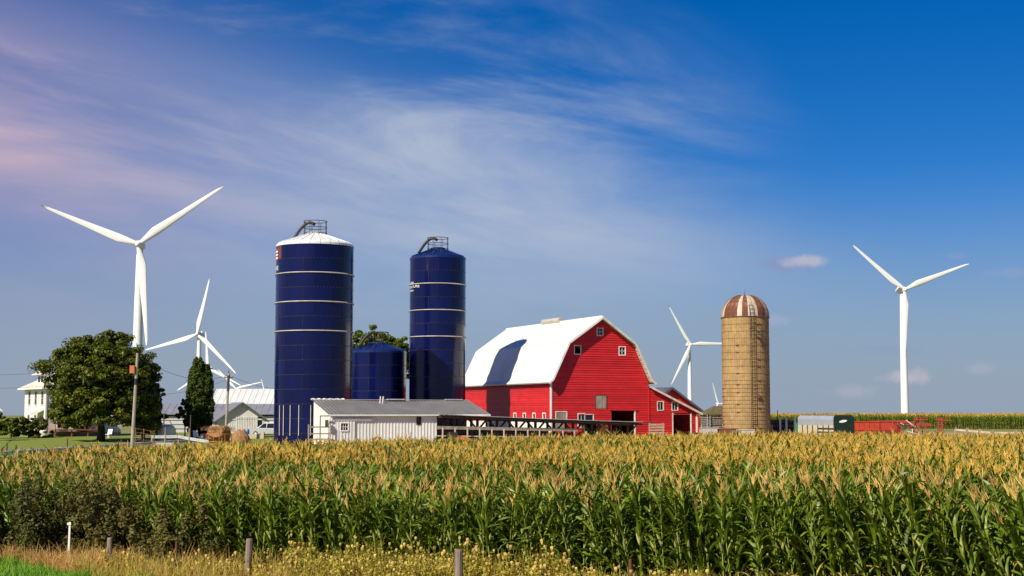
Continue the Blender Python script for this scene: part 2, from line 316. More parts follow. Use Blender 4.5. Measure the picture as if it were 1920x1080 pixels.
# ------------------------------------------------------------------ ground
def axis(lo, hi, near_lo, near_hi, step):
    a = list(np.arange(near_lo, near_hi + 1e-6, step)); s = step
    while a[-1] < hi: s *= 1.22; a.append(a[-1] + s)
    s = step
    while a[0] > lo: s *= 1.22; a.insert(0, a[0] - s)
    return a
gx = axis(-9000, 9000, -80, 80, 3.0); gy = axis(-60, 14000, 0, 260, 3.0)
gv = [(x, y, ground(x, y)) for y in gy for x in gx]; nx_ = len(gx)
gf = [(j * nx_ + i, j * nx_ + i + 1, (j + 1) * nx_ + i + 1, (j + 1) * nx_ + i) for j in range(len(gy) - 1) for i in range(nx_ - 1)]
def ground_mat():
    m = bpy.data.materials.new('ground_soil_and_lawn'); m.use_nodes = True; nt = m.node_tree; N = nt.nodes; L = nt.links; b = N['Principled BSDF']
    b.inputs['Roughness'].default_value = 0.95
    g = N.new('ShaderNodeNewGeometry'); s = N.new('ShaderNodeSeparateXYZ'); L.new(g.outputs['Position'], s.inputs[0])
    nz = N.new('ShaderNodeTexNoise'); nz.inputs['Scale'].default_value = 0.35; nz.inputs['Detail'].default_value = 8; L.new(g.outputs['Position'], nz.inputs['Vector'])
    def mth(op, a, b_):
        n = N.new('ShaderNodeMath'); n.operation = op
        for i, v in enumerate((a, b_)):
            if isinstance(v, (int, float)): n.inputs[i].default_value = v
            else: L.new(v, n.inputs[i])
        return n.outputs[0]
    def mask(x, lo, hi):
        n = N.new('ShaderNodeMapRange'); L.new(x, n.inputs[0]); n.inputs[1].default_value = lo; n.inputs[2].default_value = hi; return n.outputs[0]
    def mixc(f, a, b_):
        n = N.new('ShaderNodeMix'); n.data_type = 'RGBA'; L.new(f, n.inputs[0])
        for i, v in ((6, a), (7, b_)):
            if isinstance(v, tuple): n.inputs[i].default_value = (*v, 1)
            else: L.new(v, n.inputs[i])
        return n.outputs[2]
    wob = mth('MULTIPLY', mth('SUBTRACT', nz.outputs['Fac'], 0.5), 9.0)
    x = mth('ADD', s.outputs[0], wob); y = mth('ADD', s.outputs[1], wob)
    nf = N.new('ShaderNodeTexNoise'); nf.inputs['Scale'].default_value = 2.5; nf.inputs['Detail'].default_value = 6; L.new(g.outputs['Position'], nf.inputs['Vector'])
    soil = mixc(nf.outputs['Fac'], (0.085, 0.06, 0.035), (0.05, 0.036, 0.022))
    lawn = mixc(nf.outputs['Fac'], (0.13, 0.18, 0.010), (0.19, 0.21, 0.02))
    dirt = mixc(nf.outputs['Fac'], (0.42, 0.30, 0.17), (0.30, 0.21, 0.12))
    far = mixc(nz.outputs['Fac'], (0.16, 0.17, 0.035), (0.22, 0.19, 0.05))
    c = mixc(mask(y, 110, 114), soil, dirt)
    c = mixc(mask(x, -21, -23), c, lawn)
    c = mixc(mask(y, 190, 215), c, far)
    L.new(c, b.inputs['Base Color']); return m
gmesh = bpy.data.meshes.new('ground'); gmesh.from_pydata(gv, [], gf); gmesh.materials.append(ground_mat())
gmesh.polygons.foreach_set('use_smooth', [True] * len(gf))
put('ground', gmesh, kind='structure', label='flat farmland ground, dark soil under the corn and lawn by the house', cat='ground')

# ------------------------------------------------------------------ corn
def corn_parts(seed, tassel=True, tan=False):
    """one plant as a list of (part name, MB, material key), about 2.2 m to the tassel"""
    r = random.Random(seed); out = []
    top = 2.12 + r.uniform(-0.08, 0.08); lean = Vector((r.uniform(-.05, .05), r.uniform(-.05, .05), 0))
    def sp(z): return Vector((lean.x * (z / top) ** 2, lean.y * (z / top) ** 2, z)) * 1.0
    out.append(('stalk', MB().tube([sp(z) for z in (0, .5, 1.0, 1.5, top)], [.014, .013, .012, .009, .005], 5), 'corn_stalk'))
    nl = r.choice((10, 11, 12)); az = r.uniform(0, 6.28)
    for i in range(nl):
        t = i / (nl - 1); z = 0.22 + t * (top - 0.36) * 0.97
        a = az + (i % 2) * math.pi + r.uniform(-.45, .45)
        Ln = r.uniform(.82, 1.12) * (0.62 + 0.75 * math.sin(math.pi * (0.15 + 0.75 * t)) * 0.62) * (0.86 if t > .85 else 1)
        e0 = R(r.uniform(58, 76)); e1 = R(r.uniform(-75, 12) if t < .8 else r.uniform(-20, 50)); w = r.uniform(.085, .12) * (0.8 + .2 * math.sin(math.pi * t))
        n = 7; mb = MB(); p = sp(z); tw = r.uniform(-.5, .5); vs = []
        for k in range(n + 1):
            s_ = k / n; e = e0 + (e1 - e0) * (s_ ** 1.35)
            d = Vector((math.cos(a) * math.cos(e), math.sin(a) * math.cos(e), math.sin(e)))
            side = Vector((-math.sin(a), math.cos(a), 0)); up = side.cross(d) * -1
            ang = tw * s_; side2 = side * math.cos(ang) + up * math.sin(ang); up2 = up * math.cos(ang) - side * math.sin(ang)
            ww = w * (0.55 + 0.45 * min(1, s_ * 4)) * max(0.04, (1 - s_ ** 2.6)) / 2
            wave = up2 * (math.sin(s_ * 11 + i) * 0.012)
            vs += [p - side2 * ww + up2 * ww * .55 + wave, p, p + side2 * ww + up2 * ww * .55 - wave]
            p = p + d * (Ln / n)
        fs = []
        for k in range(n):
            o = k * 3; fs += [(o, o + 1, o + 4, o + 3), (o + 1, o + 2, o + 5, o + 4)]
        mb.add(vs, fs); out.append(('leaf', mb, 'corn_dry' if (t < .12 and r.random() < .3) else 'corn_leaf'))
    za = top * r.uniform(.42, .5); a = az + .6
    e = sp(za); d = Vector((math.cos(a) * .38, math.sin(a) * .38, .92)).normalized()
    out.append(('ear', MB().tube([e + d * q for q in (0, .06, .15, .24, .29)], [.012, .026, .028, .018, .004], 6), 'ear'))
    if tassel:
        mb = MB(); b0 = sp(top); tl = r.uniform(.36, .46) * (1.15 if tan else 1); th = .62 if tan else 1
        mb.tube([b0 - Vector((0, 0, .02)), b0 + Vector((lean.x, lean.y, tl * .5)), b0 + Vector((lean.x * 3, lean.y * 3, tl))], [.011 * th, .016 * th, .006 * th], 3)
        nb = r.choice((8, 9, 10))
        for k in range(nb):
            a = 6.28 * k / nb + r.uniform(-.4, .4); s0 = b0 + Vector((0, 0, .02 + .12 * k / nb)); l = r.uniform(.16, .26); e = R(r.uniform(64, 82))
            d = Vector((math.cos(a) * math.cos(e), math.sin(a) * math.cos(e), math.sin(e)))
            d2 = Vector((d.x * 1.1, d.y * 1.1, d.z * .95))
            mb.tube([s0, s0 + d * l * .5, s0 + d * l * .5 + d2 * l * .5], [.008 * th, .0125 * th, .005 * th], 3, caps=False)
        out.append(('tassel', mb, 'tassel_tan' if tan else 'tassel'))
    return out
CKEYS = ['corn_leaf', 'corn_stalk', 'tassel', 'ear', 'corn_dry', 'tassel_tan']
VAR = [corn_parts(11 + i) for i in range(5)] + [corn_parts(21 + i, True, True) for i in range(5)] + [corn_parts(31 + i, False) for i in range(4)]
proto_col = bpy.data.collections.new('corn_kinds')
for i, parts in enumerate(VAR):
    mb = MB()
    for nm, q, k in parts: mb.add(q.v, q.f, CKEYS.index(k))
    o = bpy.data.objects.new('corn_kind_%02d' % i, mb.mesh('corn_kind', [M[k] for k in CKEYS])); proto_col.objects.link(o)

fx = [-24, -17.5, -14.9, -10.6, -9.0, -4.6, .5, 4.25, 7.8, 11.2, 14, 30, 60]; fy = [45.5, 43.2, 42, 40.4, 37.4, 35.7, 33.6, 32.2, 30.8, 29.4, 28.6, 27, 26]
bx = [-21, -20, -16.6, -14.4, -11, -5.5, 1.5, 9.7, 22.7, 40.7, 62]; by = [64, 71, 77.5, 85, 87, 91, 99, 107, 112, 113, 114]
def vnoise(x, y, s, seed=0):
    """smooth value noise, vectorised"""
    x = np.asarray(x) / s + 100 + seed * 17.3; y = np.asarray(y) / s + 100 + seed * 9.7
    xi = np.floor(x).astype(int); yi = np.floor(y).astype(int); xf = x - xi; yf = y - yi
    h = lambda a, b: (np.abs(np.sin(a * 127.1 + b * 311.7 + seed * 3.1) * 43758.5453)) % 1.0
    u = xf * xf * (3 - 2 * xf); v = yf * yf * (3 - 2 * yf)
    return (h(xi, yi) * (1 - u) + h(xi + 1, yi) * u) * (1 - v) + (h(xi, yi + 1) * (1 - u) + h(xi + 1, yi + 1) * u) * v
pts = []
for k in range(140):
    off = k * 0.76
    sx = 0.19 if off < 4 else 0.175 if off < 22 else 0.185
    xs = np.arange(-20.8, 56, sx); xs = xs + rng.normal(0, .03, len(xs))
    ys = np.interp(xs, fx, fy) + off + rng.normal(0, .05, len(xs)) + 0.15 * np.sin(xs * .7 + k)
    ok = (ys < np.interp(xs, bx, by) + .6 * np.sin(xs * 1.3)) & (np.abs(xs) < .36 * ys + 4.5) & (rng.random(len(xs)) > .05)
    pts.append(np.stack([xs[ok], ys[ok], np.full(ok.sum(), off)], 1))
pts = np.concatenate(pts); X, Y, O = pts.T
nb = vnoise(X, Y, 7, 1); nb2 = vnoise(X * .35, Y, 3.2, 2); hn = vnoise(X * .5, Y, 9, 3)
right = np.clip((X + 5) / 6, 0, 1)
dip = np.clip((O - 4.4) / 1.0, 0, 1) * np.clip((18.5 + 2 * np.sin(X * .3) - O) / 1.5, 0, 1)
dip2 = np.clip((O - 33) / 1.0, 0, 1) * np.clip((40 - O) / 1.0, 0, 1) * np.clip((2 - X) / 5, 0, 1) * np.clip((nb2 - .25) * 3, 0, 1)
gp = 0.16 + .18 * (O < 3) * np.clip((X - 2) / 4, 0, 1) + .6 * dip2 + 0.84 * dip * right + dip * (1 - right) * np.clip((nb2 - .40) * 4, 0, .8) + np.clip((nb - .55) * 2.6, 0, .6) * np.where(X < -2, 1.2, .7)
green = rng.random(len(X)) < gp
scale = (0.94 + .10 * hn + rng.normal(0, 1, len(X)) * np.where(O < 5, .085, .06)) * (1 - .36 * dip * right * (0.8 + .4 * nb2) - .14 * dip2) + .07 * np.clip((X - 1) / 6, 0, 1) * (O < 5) - .07 * np.clip((2 - X) / 4, 0, 1) * (O < 4)
scale = np.where(green, scale * .97, scale)
tanf = rng.random(len(X)) < np.clip(1.05 - (O - 3) / 14, .12, 1)
idx = np.where(green, rng.integers(10, 14, len(X)), np.where(tanf, rng.integers(5, 10, len(X)), rng.integers(0, 5, len(X))))
wx = rng.normal(0, .07, len(X)); wy = rng.normal(0, 1, len(X)) * np.where(O < 6, .11, .07) - (.03 + .20 * np.clip((X - 2) / 7, 0, 1) * (O < 9) * (.4 + 1.1 * vnoise(X, Y, 2.5, 6)))   # plants lean with the wind
rotz = rng.uniform(0, 6.283, len(X))
tilt = np.stack([wx * np.cos(rotz) + wy * np.sin(rotz), -wx * np.sin(rotz) + wy * np.cos(rotz)], 1)
Z = np.array([ground(a, b) for a, b in zip(X, Y)]) - .02
# the three hundred plants that show largest: the front rows in the frame
inframe = (np.abs(X / Y) < .355)
order = np.argsort(np.where(inframe, O + (Y - 30) * .05, 1e9)); big = np.zeros(len(X), bool); big[order[:300]] = True

def points_object(name, P3, rot, scl, ind, coll, **kw):
    me = bpy.data.meshes.new(name); me.vertices.add(len(P3)); me.vertices.foreach_set('co', P3.astype(np.float32).ravel())
    a = me.attributes.new('rot', 'FLOAT_VECTOR', 'POINT'); a.data.foreach_set('vector', rot.astype(np.float32).ravel())
    a = me.attributes.new('scl', 'FLOAT', 'POINT'); a.data.foreach_set('value', scl.astype(np.float32))
    a = me.attributes.new('ind', 'INT', 'POINT'); a.data.foreach_set('value', ind.astype(np.int32))
    o = put(name, me, **kw)
    g = bpy.data.node_groups.new(name + '_nodes', 'GeometryNodeTree')
    g.interface.new_socket('Geometry', in_out='INPUT', socket_type='NodeSocketGeometry'); g.interface.new_socket('Geometry', in_out='OUTPUT', socket_type='NodeSocketGeometry')
    N = g.nodes; L = g.links; gi = N.new('NodeGroupInput'); go = N.new('NodeGroupOutput')
    ci = N.new('GeometryNodeCollectionInfo'); ci.inputs['Collection'].default_value = coll; ci.inputs['Separate Children'].default_value = True; ci.inputs['Reset Children'].default_value = True
    ip = N.new('GeometryNodeInstanceOnPoints'); ip.inputs['Pick Instance'].default_value = True
    def attr(nm, t):
        n = N.new('GeometryNodeInputNamedAttribute'); n.data_type = t; n.inputs['Name'].default_value = nm; return n.outputs['Attribute']
    L.new(gi.outputs[0], ip.inputs['Points']); L.new(ci.outputs[0], ip.inputs['Instance']); L.new(attr('ind', 'INT'), ip.inputs['Instance Index'])
    L.new(attr('rot', 'FLOAT_VECTOR'), ip.inputs['Rotation']); L.new(attr('scl', 'FLOAT'), ip.inputs['Scale']); L.new(ip.outputs[0], go.inputs[0])
    md = o.modifiers.new('instances', 'NODES'); md.node_group = g; return o
rest = ~big
rot3 = np.stack([tilt[:, 0], tilt[:, 1], rotz], 1)
points_object('corn_field', np.stack([X, Y, Z], 1)[rest], rot3[rest], scale[rest], idx[rest], proto_col,
              kind='stuff', label='field of ripening corn with golden tassels in front of the farm', cat='corn')
meshes = {}
for i, parts in enumerate(VAR): meshes[i] = [(nm, q.mesh(nm, M[k])) for nm, q, k in parts]
for j in np.nonzero(big)[0]:
    px_ = 960 + F * X[j] / Y[j]
    look = ('leafy untasselled corn plant' if green[j] else 'tan tasselled corn plant') + (' in the front row' if O[j] < .5 else ' in the second row' if O[j] < 1.2 else ' in the third row')
    where = next(w for lim, w in ((270, 'behind the tall brown weeds'), (560, 'behind the dry grass'), (1060, 'behind the yellow weeds'), (1450, 'below the tan silo'), (9999, 'below the trailer and red machinery')) if px_ < lim)
    t = thing('corn_plant', look + ' ' + where, 'corn', (X[j], Y[j], Z[j]), 0, 'corn plants along the front edge of the field')
    t.rotation_euler = (tilt[j, 0], tilt[j, 1], rotz[j]); t.scale = (scale[j],) * 3
    for nm, me in meshes[int(idx[j])]: put(nm, me, t)

# the next corn field, beyond the machinery
q = []
for k in range(40):
    xs = np.arange(30, 122, .34) + rng.normal(0, .05, 271); ys = 246 + k * .9 + rng.normal(0, .08, 271) - (xs - 60) * .05
    q.append(np.stack([xs, ys], 1))
q = np.concatenate(q); q = q[(rng.random(len(q)) > .06)]
zz = np.array([ground(a, b) for a, b in q])
points_object('far_corn_field', np.column_stack([q, zz]), np.column_stack([rng.normal(0, .05, (len(q), 2)), rng.uniform(0, 6.28, len(q))]),
              rng.normal(1.0, .06, len(q)), rng.integers(0, 7, len(q)), proto_col, kind='stuff', label='second corn field standing beyond the red machinery', cat='corn')

# ------------------------------------------------------------------ grass and weeds along the road edge
def blades(n, xs, ys, h, w, lean=.35, z0=None):
    a = rng.uniform(0, 6.283, n); la = rng.uniform(0, 6.283, n); ln = np.abs(rng.normal(0, lean, n)) * h
    base = np.stack([xs, ys, np.zeros(n) - .02 if z0 is None else z0], 1)
    side = np.stack([np.cos(a), np.sin(a), np.zeros(n)], 1) * (w / 2)[:, None]
    off = np.stack([np.cos(la) * ln, np.sin(la) * ln, np.zeros(n)], 1)
    mid = base + off * .35 + np.stack([np.zeros(n), np.zeros(n), h * .6], 1); tip = base + off + np.stack([np.zeros(n), np.zeros(n), h], 1)
    V = np.stack([base - side, base + side, mid - side * .8, mid + side * .8, tip - side * .15, tip + side * .15], 1).reshape(-1, 3)
    o = np.arange(n)[:, None] * 6
    Fc = np.concatenate([o + np.array([[0, 1, 3, 2]]), o + np.array([[2, 3, 5, 4]])], 0)
    return V, Fc
def scatter(n, poly, y0, y1):
    """points in a band of the photograph: poly gives (px, near depth, far depth)"""
    px = np.array([p[0] for p in poly]); d0 = np.array([p[1] for p in poly]); d1 = np.array([p[2] for p in poly])
    u = rng.uniform(px.min(), px.max(), n); t = rng.random(n); d = np.interp(u, px, d0) * (1 - t) + np.interp(u, px, d1) * t
    return (u - 960) / F * d, d
def grass(name, n, poly, h, w, m, label, lean=.35, hs=None):
    xs, ys = scatter(n, poly, 0, 0); hh = np.abs(rng.normal(h, h * .28, n)) * (.65 + .7 * vnoise(xs, ys, .9, 5))
    V, Fc = blades(n, xs, ys, hh, np.full(n, w), lean); put(name, fast_mesh(name, V, Fc, m), kind='stuff', label=label, cat='grass')
grass('lush_grass', 26000, [(-260, 28, 39.6), (0, 29, 38.8), (90, 30, 37.4), (170, 31, 35.6), (260, 31, 34.2), (330, 31, 33.2)], .24, .018, M['lush'], 'short bright green mown grass in the near corner of the verge')
grass('dry_grass', 15000, [(-260, 39.4, 42), (0, 38.6, 41), (90, 37.2, 40), (140, 36.2, 39.5), (200, 35.4, 39), (260, 37.8, 38.8)], .42, .014, M['drygrass'], 'tan dry grass standing between the lawn verge and the corn', .6)
grass('olive_grass', 52000, [(150, 35.5, 38.5), (300, 30.5, 38.8), (480, 30, 38), (640, 29, 37), (1000, 28.5, 34), (1300, 28, 32.6), (2100, 26, 30)], .36, .02, M['olivegrass'], 'olive green roadside grass below the corn', .55)
grass('straw_stems', 2600, [(150, 35.5, 39.5), (300, 33, 39), (640, 32, 37.5), (760, 32, 36)], .55, .011, M['drygrass'], 'loose straw coloured stems among the olive grass', .5)

def leafy(n, cen, rad, size, flat=0.0):
    """n leaf quads spread in an ellipsoid"""
    d = rng.normal(0, 1, (n, 3)); d /= np.linalg.norm(d, axis=1)[:, None]; rr = rng.random(n) ** .45
    c = np.asarray(cen) + d * rr[:, None] * np.asarray(rad)
    return leaf_quads(c, size, d, .55)
def leaf_quads(c, size, outward=None, bias=0.0):
    n = len(c); nrm = rng.normal(0, 1, (n, 3)); nrm /= np.linalg.norm(nrm, axis=1)[:, None]
    if outward is not None: nrm = nrm * (1 - bias) + outward * bias + np.array([0, 0, .25])
    nrm /= np.linalg.norm(nrm, axis=1)[:, None]
    t = np.cross(nrm, rng.normal(0, 1, (n, 3))); t /= np.linalg.norm(t, axis=1)[:, None]; b = np.cross(nrm, t)
    s = (np.asarray(size) * rng.uniform(.65, 1.35, n))[:, None] / 2
    # a leaf folded on its rib: 4 corners pointed at both ends
    V = np.stack([c - t * s * 1.3, c + b * s * .75 + nrm * s * .2, c + t * s * 1.3, c - b * s * .75 + nrm * s * .2], 1).reshape(-1, 3)
    Fc = np.arange(n * 4).reshape(-1, 4); return V, Fc
def merge(lst):
    V, Fc, o = [], [], 0
    for v, f in lst: V.append(v); Fc.append(f + o); o += len(v)
    return np.concatenate(V), np.concatenate(Fc)

# tall brown weeds at the corner of the field
lst = []
for i in range(120):
    px = rng.uniform(-220, 270) if i < 100 else rng.uniform(250, 440); d = rng.uniform(38.0, 40.6) if px < 270 else rng.uniform(36.6, 37.6)
    h = rng.uniform(1.0, 2.3) * (1 if px < 230 else .72); x = (px - 960) / F * d
    for k in range(3):
        z = h * (.25 + .32 * k); lst.append(leafy(190, (x + rng.normal(0, .18), d + rng.normal(0, .18), z), (.26 * (1.25 - .25 * k), .26, h * .24), .075))
V, Fc = merge(lst); put('tall_weeds', fast_mesh('tall_weeds', V, Fc, M['weed_dark']), kind='stuff', label='tall brown and olive weeds crowding the corner of the corn', cat='weeds')

# yellow weeds with round seed heads under the corn
n = 1300; xs, ys = scatter(n, [(540, 34, 35.4), (640, 32.4, 35.2), (800, 31.8, 34.3), (900, 31.8, 33.6), (1010, 31.4, 32.9), (1060, 31.4, 32.4)], 0, 0)
e = 240; ex, ey = scatter(e, [(1010, 31, 32.8), (1200, 30.6, 31.6), (1320, 29.8, 31)], 0, 0)
ex2, ey2 = scatter(260, [(190, 36, 37.6), (400, 33.6, 36.6), (600, 32.8, 35.4)], 0, 0)
ex = np.concatenate([ex, ex2]); ey = np.concatenate([ey, ey2]); e = len(ex)
xs = np.concatenate([xs, ex]); ys = np.concatenate([ys, ey]); wh = np.concatenate([rng.uniform(.25, 1.05, n), rng.uniform(.3, .75, e)])
kp = rng.random(len(xs)) < np.clip(2.4 * vnoise(xs, ys, .8, 8) - .25, .1, 1); xs, ys, wh = xs[kp], ys[kp], (wh * (.6 + .7 * vnoise(xs, ys, .6, 9)))[kp]
lst = []; heads = MB()
for x, y, h in zip(xs, ys, wh):
    lst.append(leafy(40, (x, y, h * .5), (.13, .13, h * .5), .05))
V1, F1 = blades(len(xs) * 3, np.repeat(xs, 3) + rng.normal(0, .05, len(xs) * 3), np.repeat(ys, 3), np.repeat(wh, 3), np.full(len(xs) * 3, .014), .15)
lst.append((V1, F1)); V, Fc = merge(lst)
put('yellow_weeds', fast_mesh('yellow_weeds', V, Fc, M['weed']), kind='stuff', label='yellow green weeds growing along the foot of the corn', cat='weeds')
for x, y, h in zip(xs, ys, wh):
    for k in range(random.choice((0, 0, 0, 1, 1, 2))):
        hx, hy, hz = x + random.gauss(0, .08), y + random.gauss(0, .06), h * random.uniform(.75, 1.12); r = random.uniform(.022, .042)
        heads.tube([(hx, hy, hz - r * 1.2), (hx, hy, hz), (hx, hy, hz + r), (hx, hy, hz + r * 1.3)], [r * .35, r, r * .95, r * .4], 6)
heads.build('seed_heads', M['weed_head'], kind='stuff', label='dry round seed heads standing above the yellow weeds', cat='seed heads')

# ------------------------------------------------------------------ trees and bushes
def tree(name, label, base, clumps, n, size, m, trunk=(.35, 3.0), limbs=9, cat='tree', dens=.42):
    t = thing(name, label, cat, base); lst = []
    tot = sum((a[3] * a[4] * a[5]) ** (2 / 3) for a in clumps)
    for cx, cy, cz, rx, ry, rz in clumps:
        big_n = max(5, int(rx * rz * 5)); k = int(n * (rx * ry * rz) ** (2 / 3) / tot / big_n)
        for _ in range(big_n):   # sub-clumps hang on the shell of each clump, so gaps stay between them
            d = rng.normal(0, 1, 3); d /= np.linalg.norm(d); rr = rng.uniform(.62, 1.05); q = rng.uniform(.26, .46)
            c = np.array([cx, cy, cz]) + d * rr * np.array([rx, ry, rz])
            lst.append(leafy(max(6, k), c, (rx * q, ry * q, rz * q * .8), size))
    V, Fc = merge(lst); put('crown', fast_mesh('crown', V, Fc, m), t)
    if trunk:
        mb = MB(); r0, h0 = trunk
        mb.tube([(0, 0, -.3), (.05, 0, h0 * .4), (.0, .05, h0)], [r0 * 1.3, r0, r0 * .8], 9)
        tc_ = clumps[:limbs] if len(clumps) >= limbs else clumps
        for cx, cy, cz, *_ in tc_: mb.tube([(0, 0, h0 * .85), (cx * .4, cy * .4, h0 + (cz - h0) * .5), (cx * .9, cy * .9, cz)], [r0 * .5, r0 * .3, r0 * .08], 6)
        mb.build('trunk', M['bark'], t, smooth=True)
    return t
def clumps_dome(n, rx, ry, rz, cz, cr, seed):
    r = random.Random(seed); out = []
    for i in range(n):
        y = 1 - (i + .5) / n * 1.55; a = i * 2.399 + r.uniform(-.3, .3); q = math.sqrt(max(0, 1 - y * y)); f = r.uniform(.66, .86)
        s = cr * r.uniform(.75, 1.25); out.append((math.cos(a) * q * rx * f, math.sin(a) * q * ry * f, cz + y * rz * f, s, s, s * .8))
    return out
b = P(189, 822, 158); b.z = ground(b.x, b.y)
tree('maple_tree', 'broad round dark green maple on the lawn before the white house', b,
     clumps_dome(38, 5.7, 5.6, 5.9, 6.2, 2.0, 3) + [(0, 0, 7.0, 4.2, 4, 4.0), (4.8, 0, 3.0, 1.9, 1.9, 2.2), (-4.0, -.6, 3.2, 1.7, 1.7, 1.6), (-2.2, -2.5, 2.8, 1.6, 1.5, 1.2)] + [(4.2 * math.cos(q), 4.0 * math.sin(q), 2.9, 1.7, 1.7, 1.3) for q in (-.3, -.9, -1.5, -2.2, -2.8, 2.6, .4)], 95000, .26, M['leaf'], (.42, 2.2))
b = P(268, 822, 166); b.z = ground(b.x, b.y)
tree('yard_tree', 'dark leafy tree with low branches behind the leaning pole', b,
     clumps_dome(14, 2.4, 2.4, 4.4, 4.6, 1.2, 5) + [(0, 0, 4.5, 1.5, 1.5, 3.4)], 14000, .24, M['leaf'], (.22, 2.0), 6)
def cedar(name, label, base, cols, n, m, size=.16):
    """column of upright sprays, pointed at the top; cols: (dx, dy, radius, z0, z1)"""
    t = thing(name, label, 'tree', base); lst = []
    for cx, cy, r, z0, z1 in cols:
        for i in range(46):
            f = (i + .5) / 46; z = z0 + (z1 - z0) * f; rad = r * (min(1, .55 + f * 2.2) if f < .3 else math.sqrt(max(.02, 1 - ((f - .3) / .72) ** 2.2)))
            for k in range(5):
                a = rng.uniform(0, 6.28); q = rng.uniform(.55, 1.0)
                lst.append(leafy(max(4, int(n / len(cols) / 230)), (cx + math.cos(a) * rad * q, cy + math.sin(a) * rad * q, z), (rad * .3 + .06, rad * .3 + .06, (z1 - z0) * .05), size))
    V, Fc = merge(lst); put('crown', fast_mesh('crown', V, Fc, m), t)
    mb = MB()
    for cx, cy, r, z0, z1 in cols: mb.tube([(cx, cy, -.2), (cx, cy, z1 * .9)], [.14, .03], 7)
    mb.build('trunk', M['bark'], t); return t
b = P(371, 818, 168); b.z = ground(b.x, b.y)
cedar('cedar_tree', 'tall column of arborvitae with twin tips before the garage', b, [(-.15, 0, 1.2, .4, 9.3), (.85, .2, .85, .6, 8.5)], 42000, M['leaf_dark'], .19)
b = P(293, 818, 172); b.z = ground(b.x, b.y)
cedar('cedar_tree', 'small narrow pointed cedar beside the grey shed', b, [(0, 0, .55, .4, 6.0)], 11000, M['leaf_dark'], .18)
b = P(346, 818, 167); b.z = ground(b.x, b.y)
tree('young_tree', 'small loose bushy tree leaning out of the tall arborvitae', b, [(-.3, 0, 3.6, .7, .7, .8), (.2, 0, 2.9, .8, .7, .8), (-.5, .1, 2.8, .6, .6, .6), (.3, 0, 1.7, .9, .8, .9), (-.1, 0, 4.2, .4, .4, .5)], 9000, .18, M['leaf'], (.08, 1.6), 5)
for px, d, cl, n, lb, sz in ((690, 198, clumps_dome(14, 3.4, 3, 3.8, 10.6, 1.7, 8), 26000, 'bright green tree behind the short blue silo, nearer the big silo', .3),
                         (735, 204, clumps_dome(14, 3.2, 3, 3.9, 10.4, 1.7, 9), 26000, 'bright green tree behind the short blue silo, nearer the lettered silo', .3)):
    b = P(px, 800, d); b.z = ground(b.x, b.y)
    tree('shade_tree', lb, b, cl + [(0, 0, 10, 2.2, 2, 2.8)], n, sz, M['leaf_light'], (.3, 3.2), 8)
for px, d, rx, h, n, lb, m in ((20, 168, 3.4, 2.5, 15000, 'low dark shrubs massed on the lawn beside the house corner', 'leaf'), (62, 170, 2.2, 2.6, 10000, 'taller dark shrub against the sunlit house wall', 'leaf'),
                          (-4, 160, 1.2, 3.0, 6000, 'yellowish young tree cut by the frame edge', 'leaf_light')):
    b = P(px, 820, d); b.z = ground(b.x, b.y)
    tree('shrub', lb, b, clumps_dome(9, rx, 1.6, h * .55, h * .45, .8, int(px + 50)) + [(0, 0, h * .4, rx * .6, 1.1, h * .35)], n, .18, M[m], (.06, .8), 4, 'shrub')
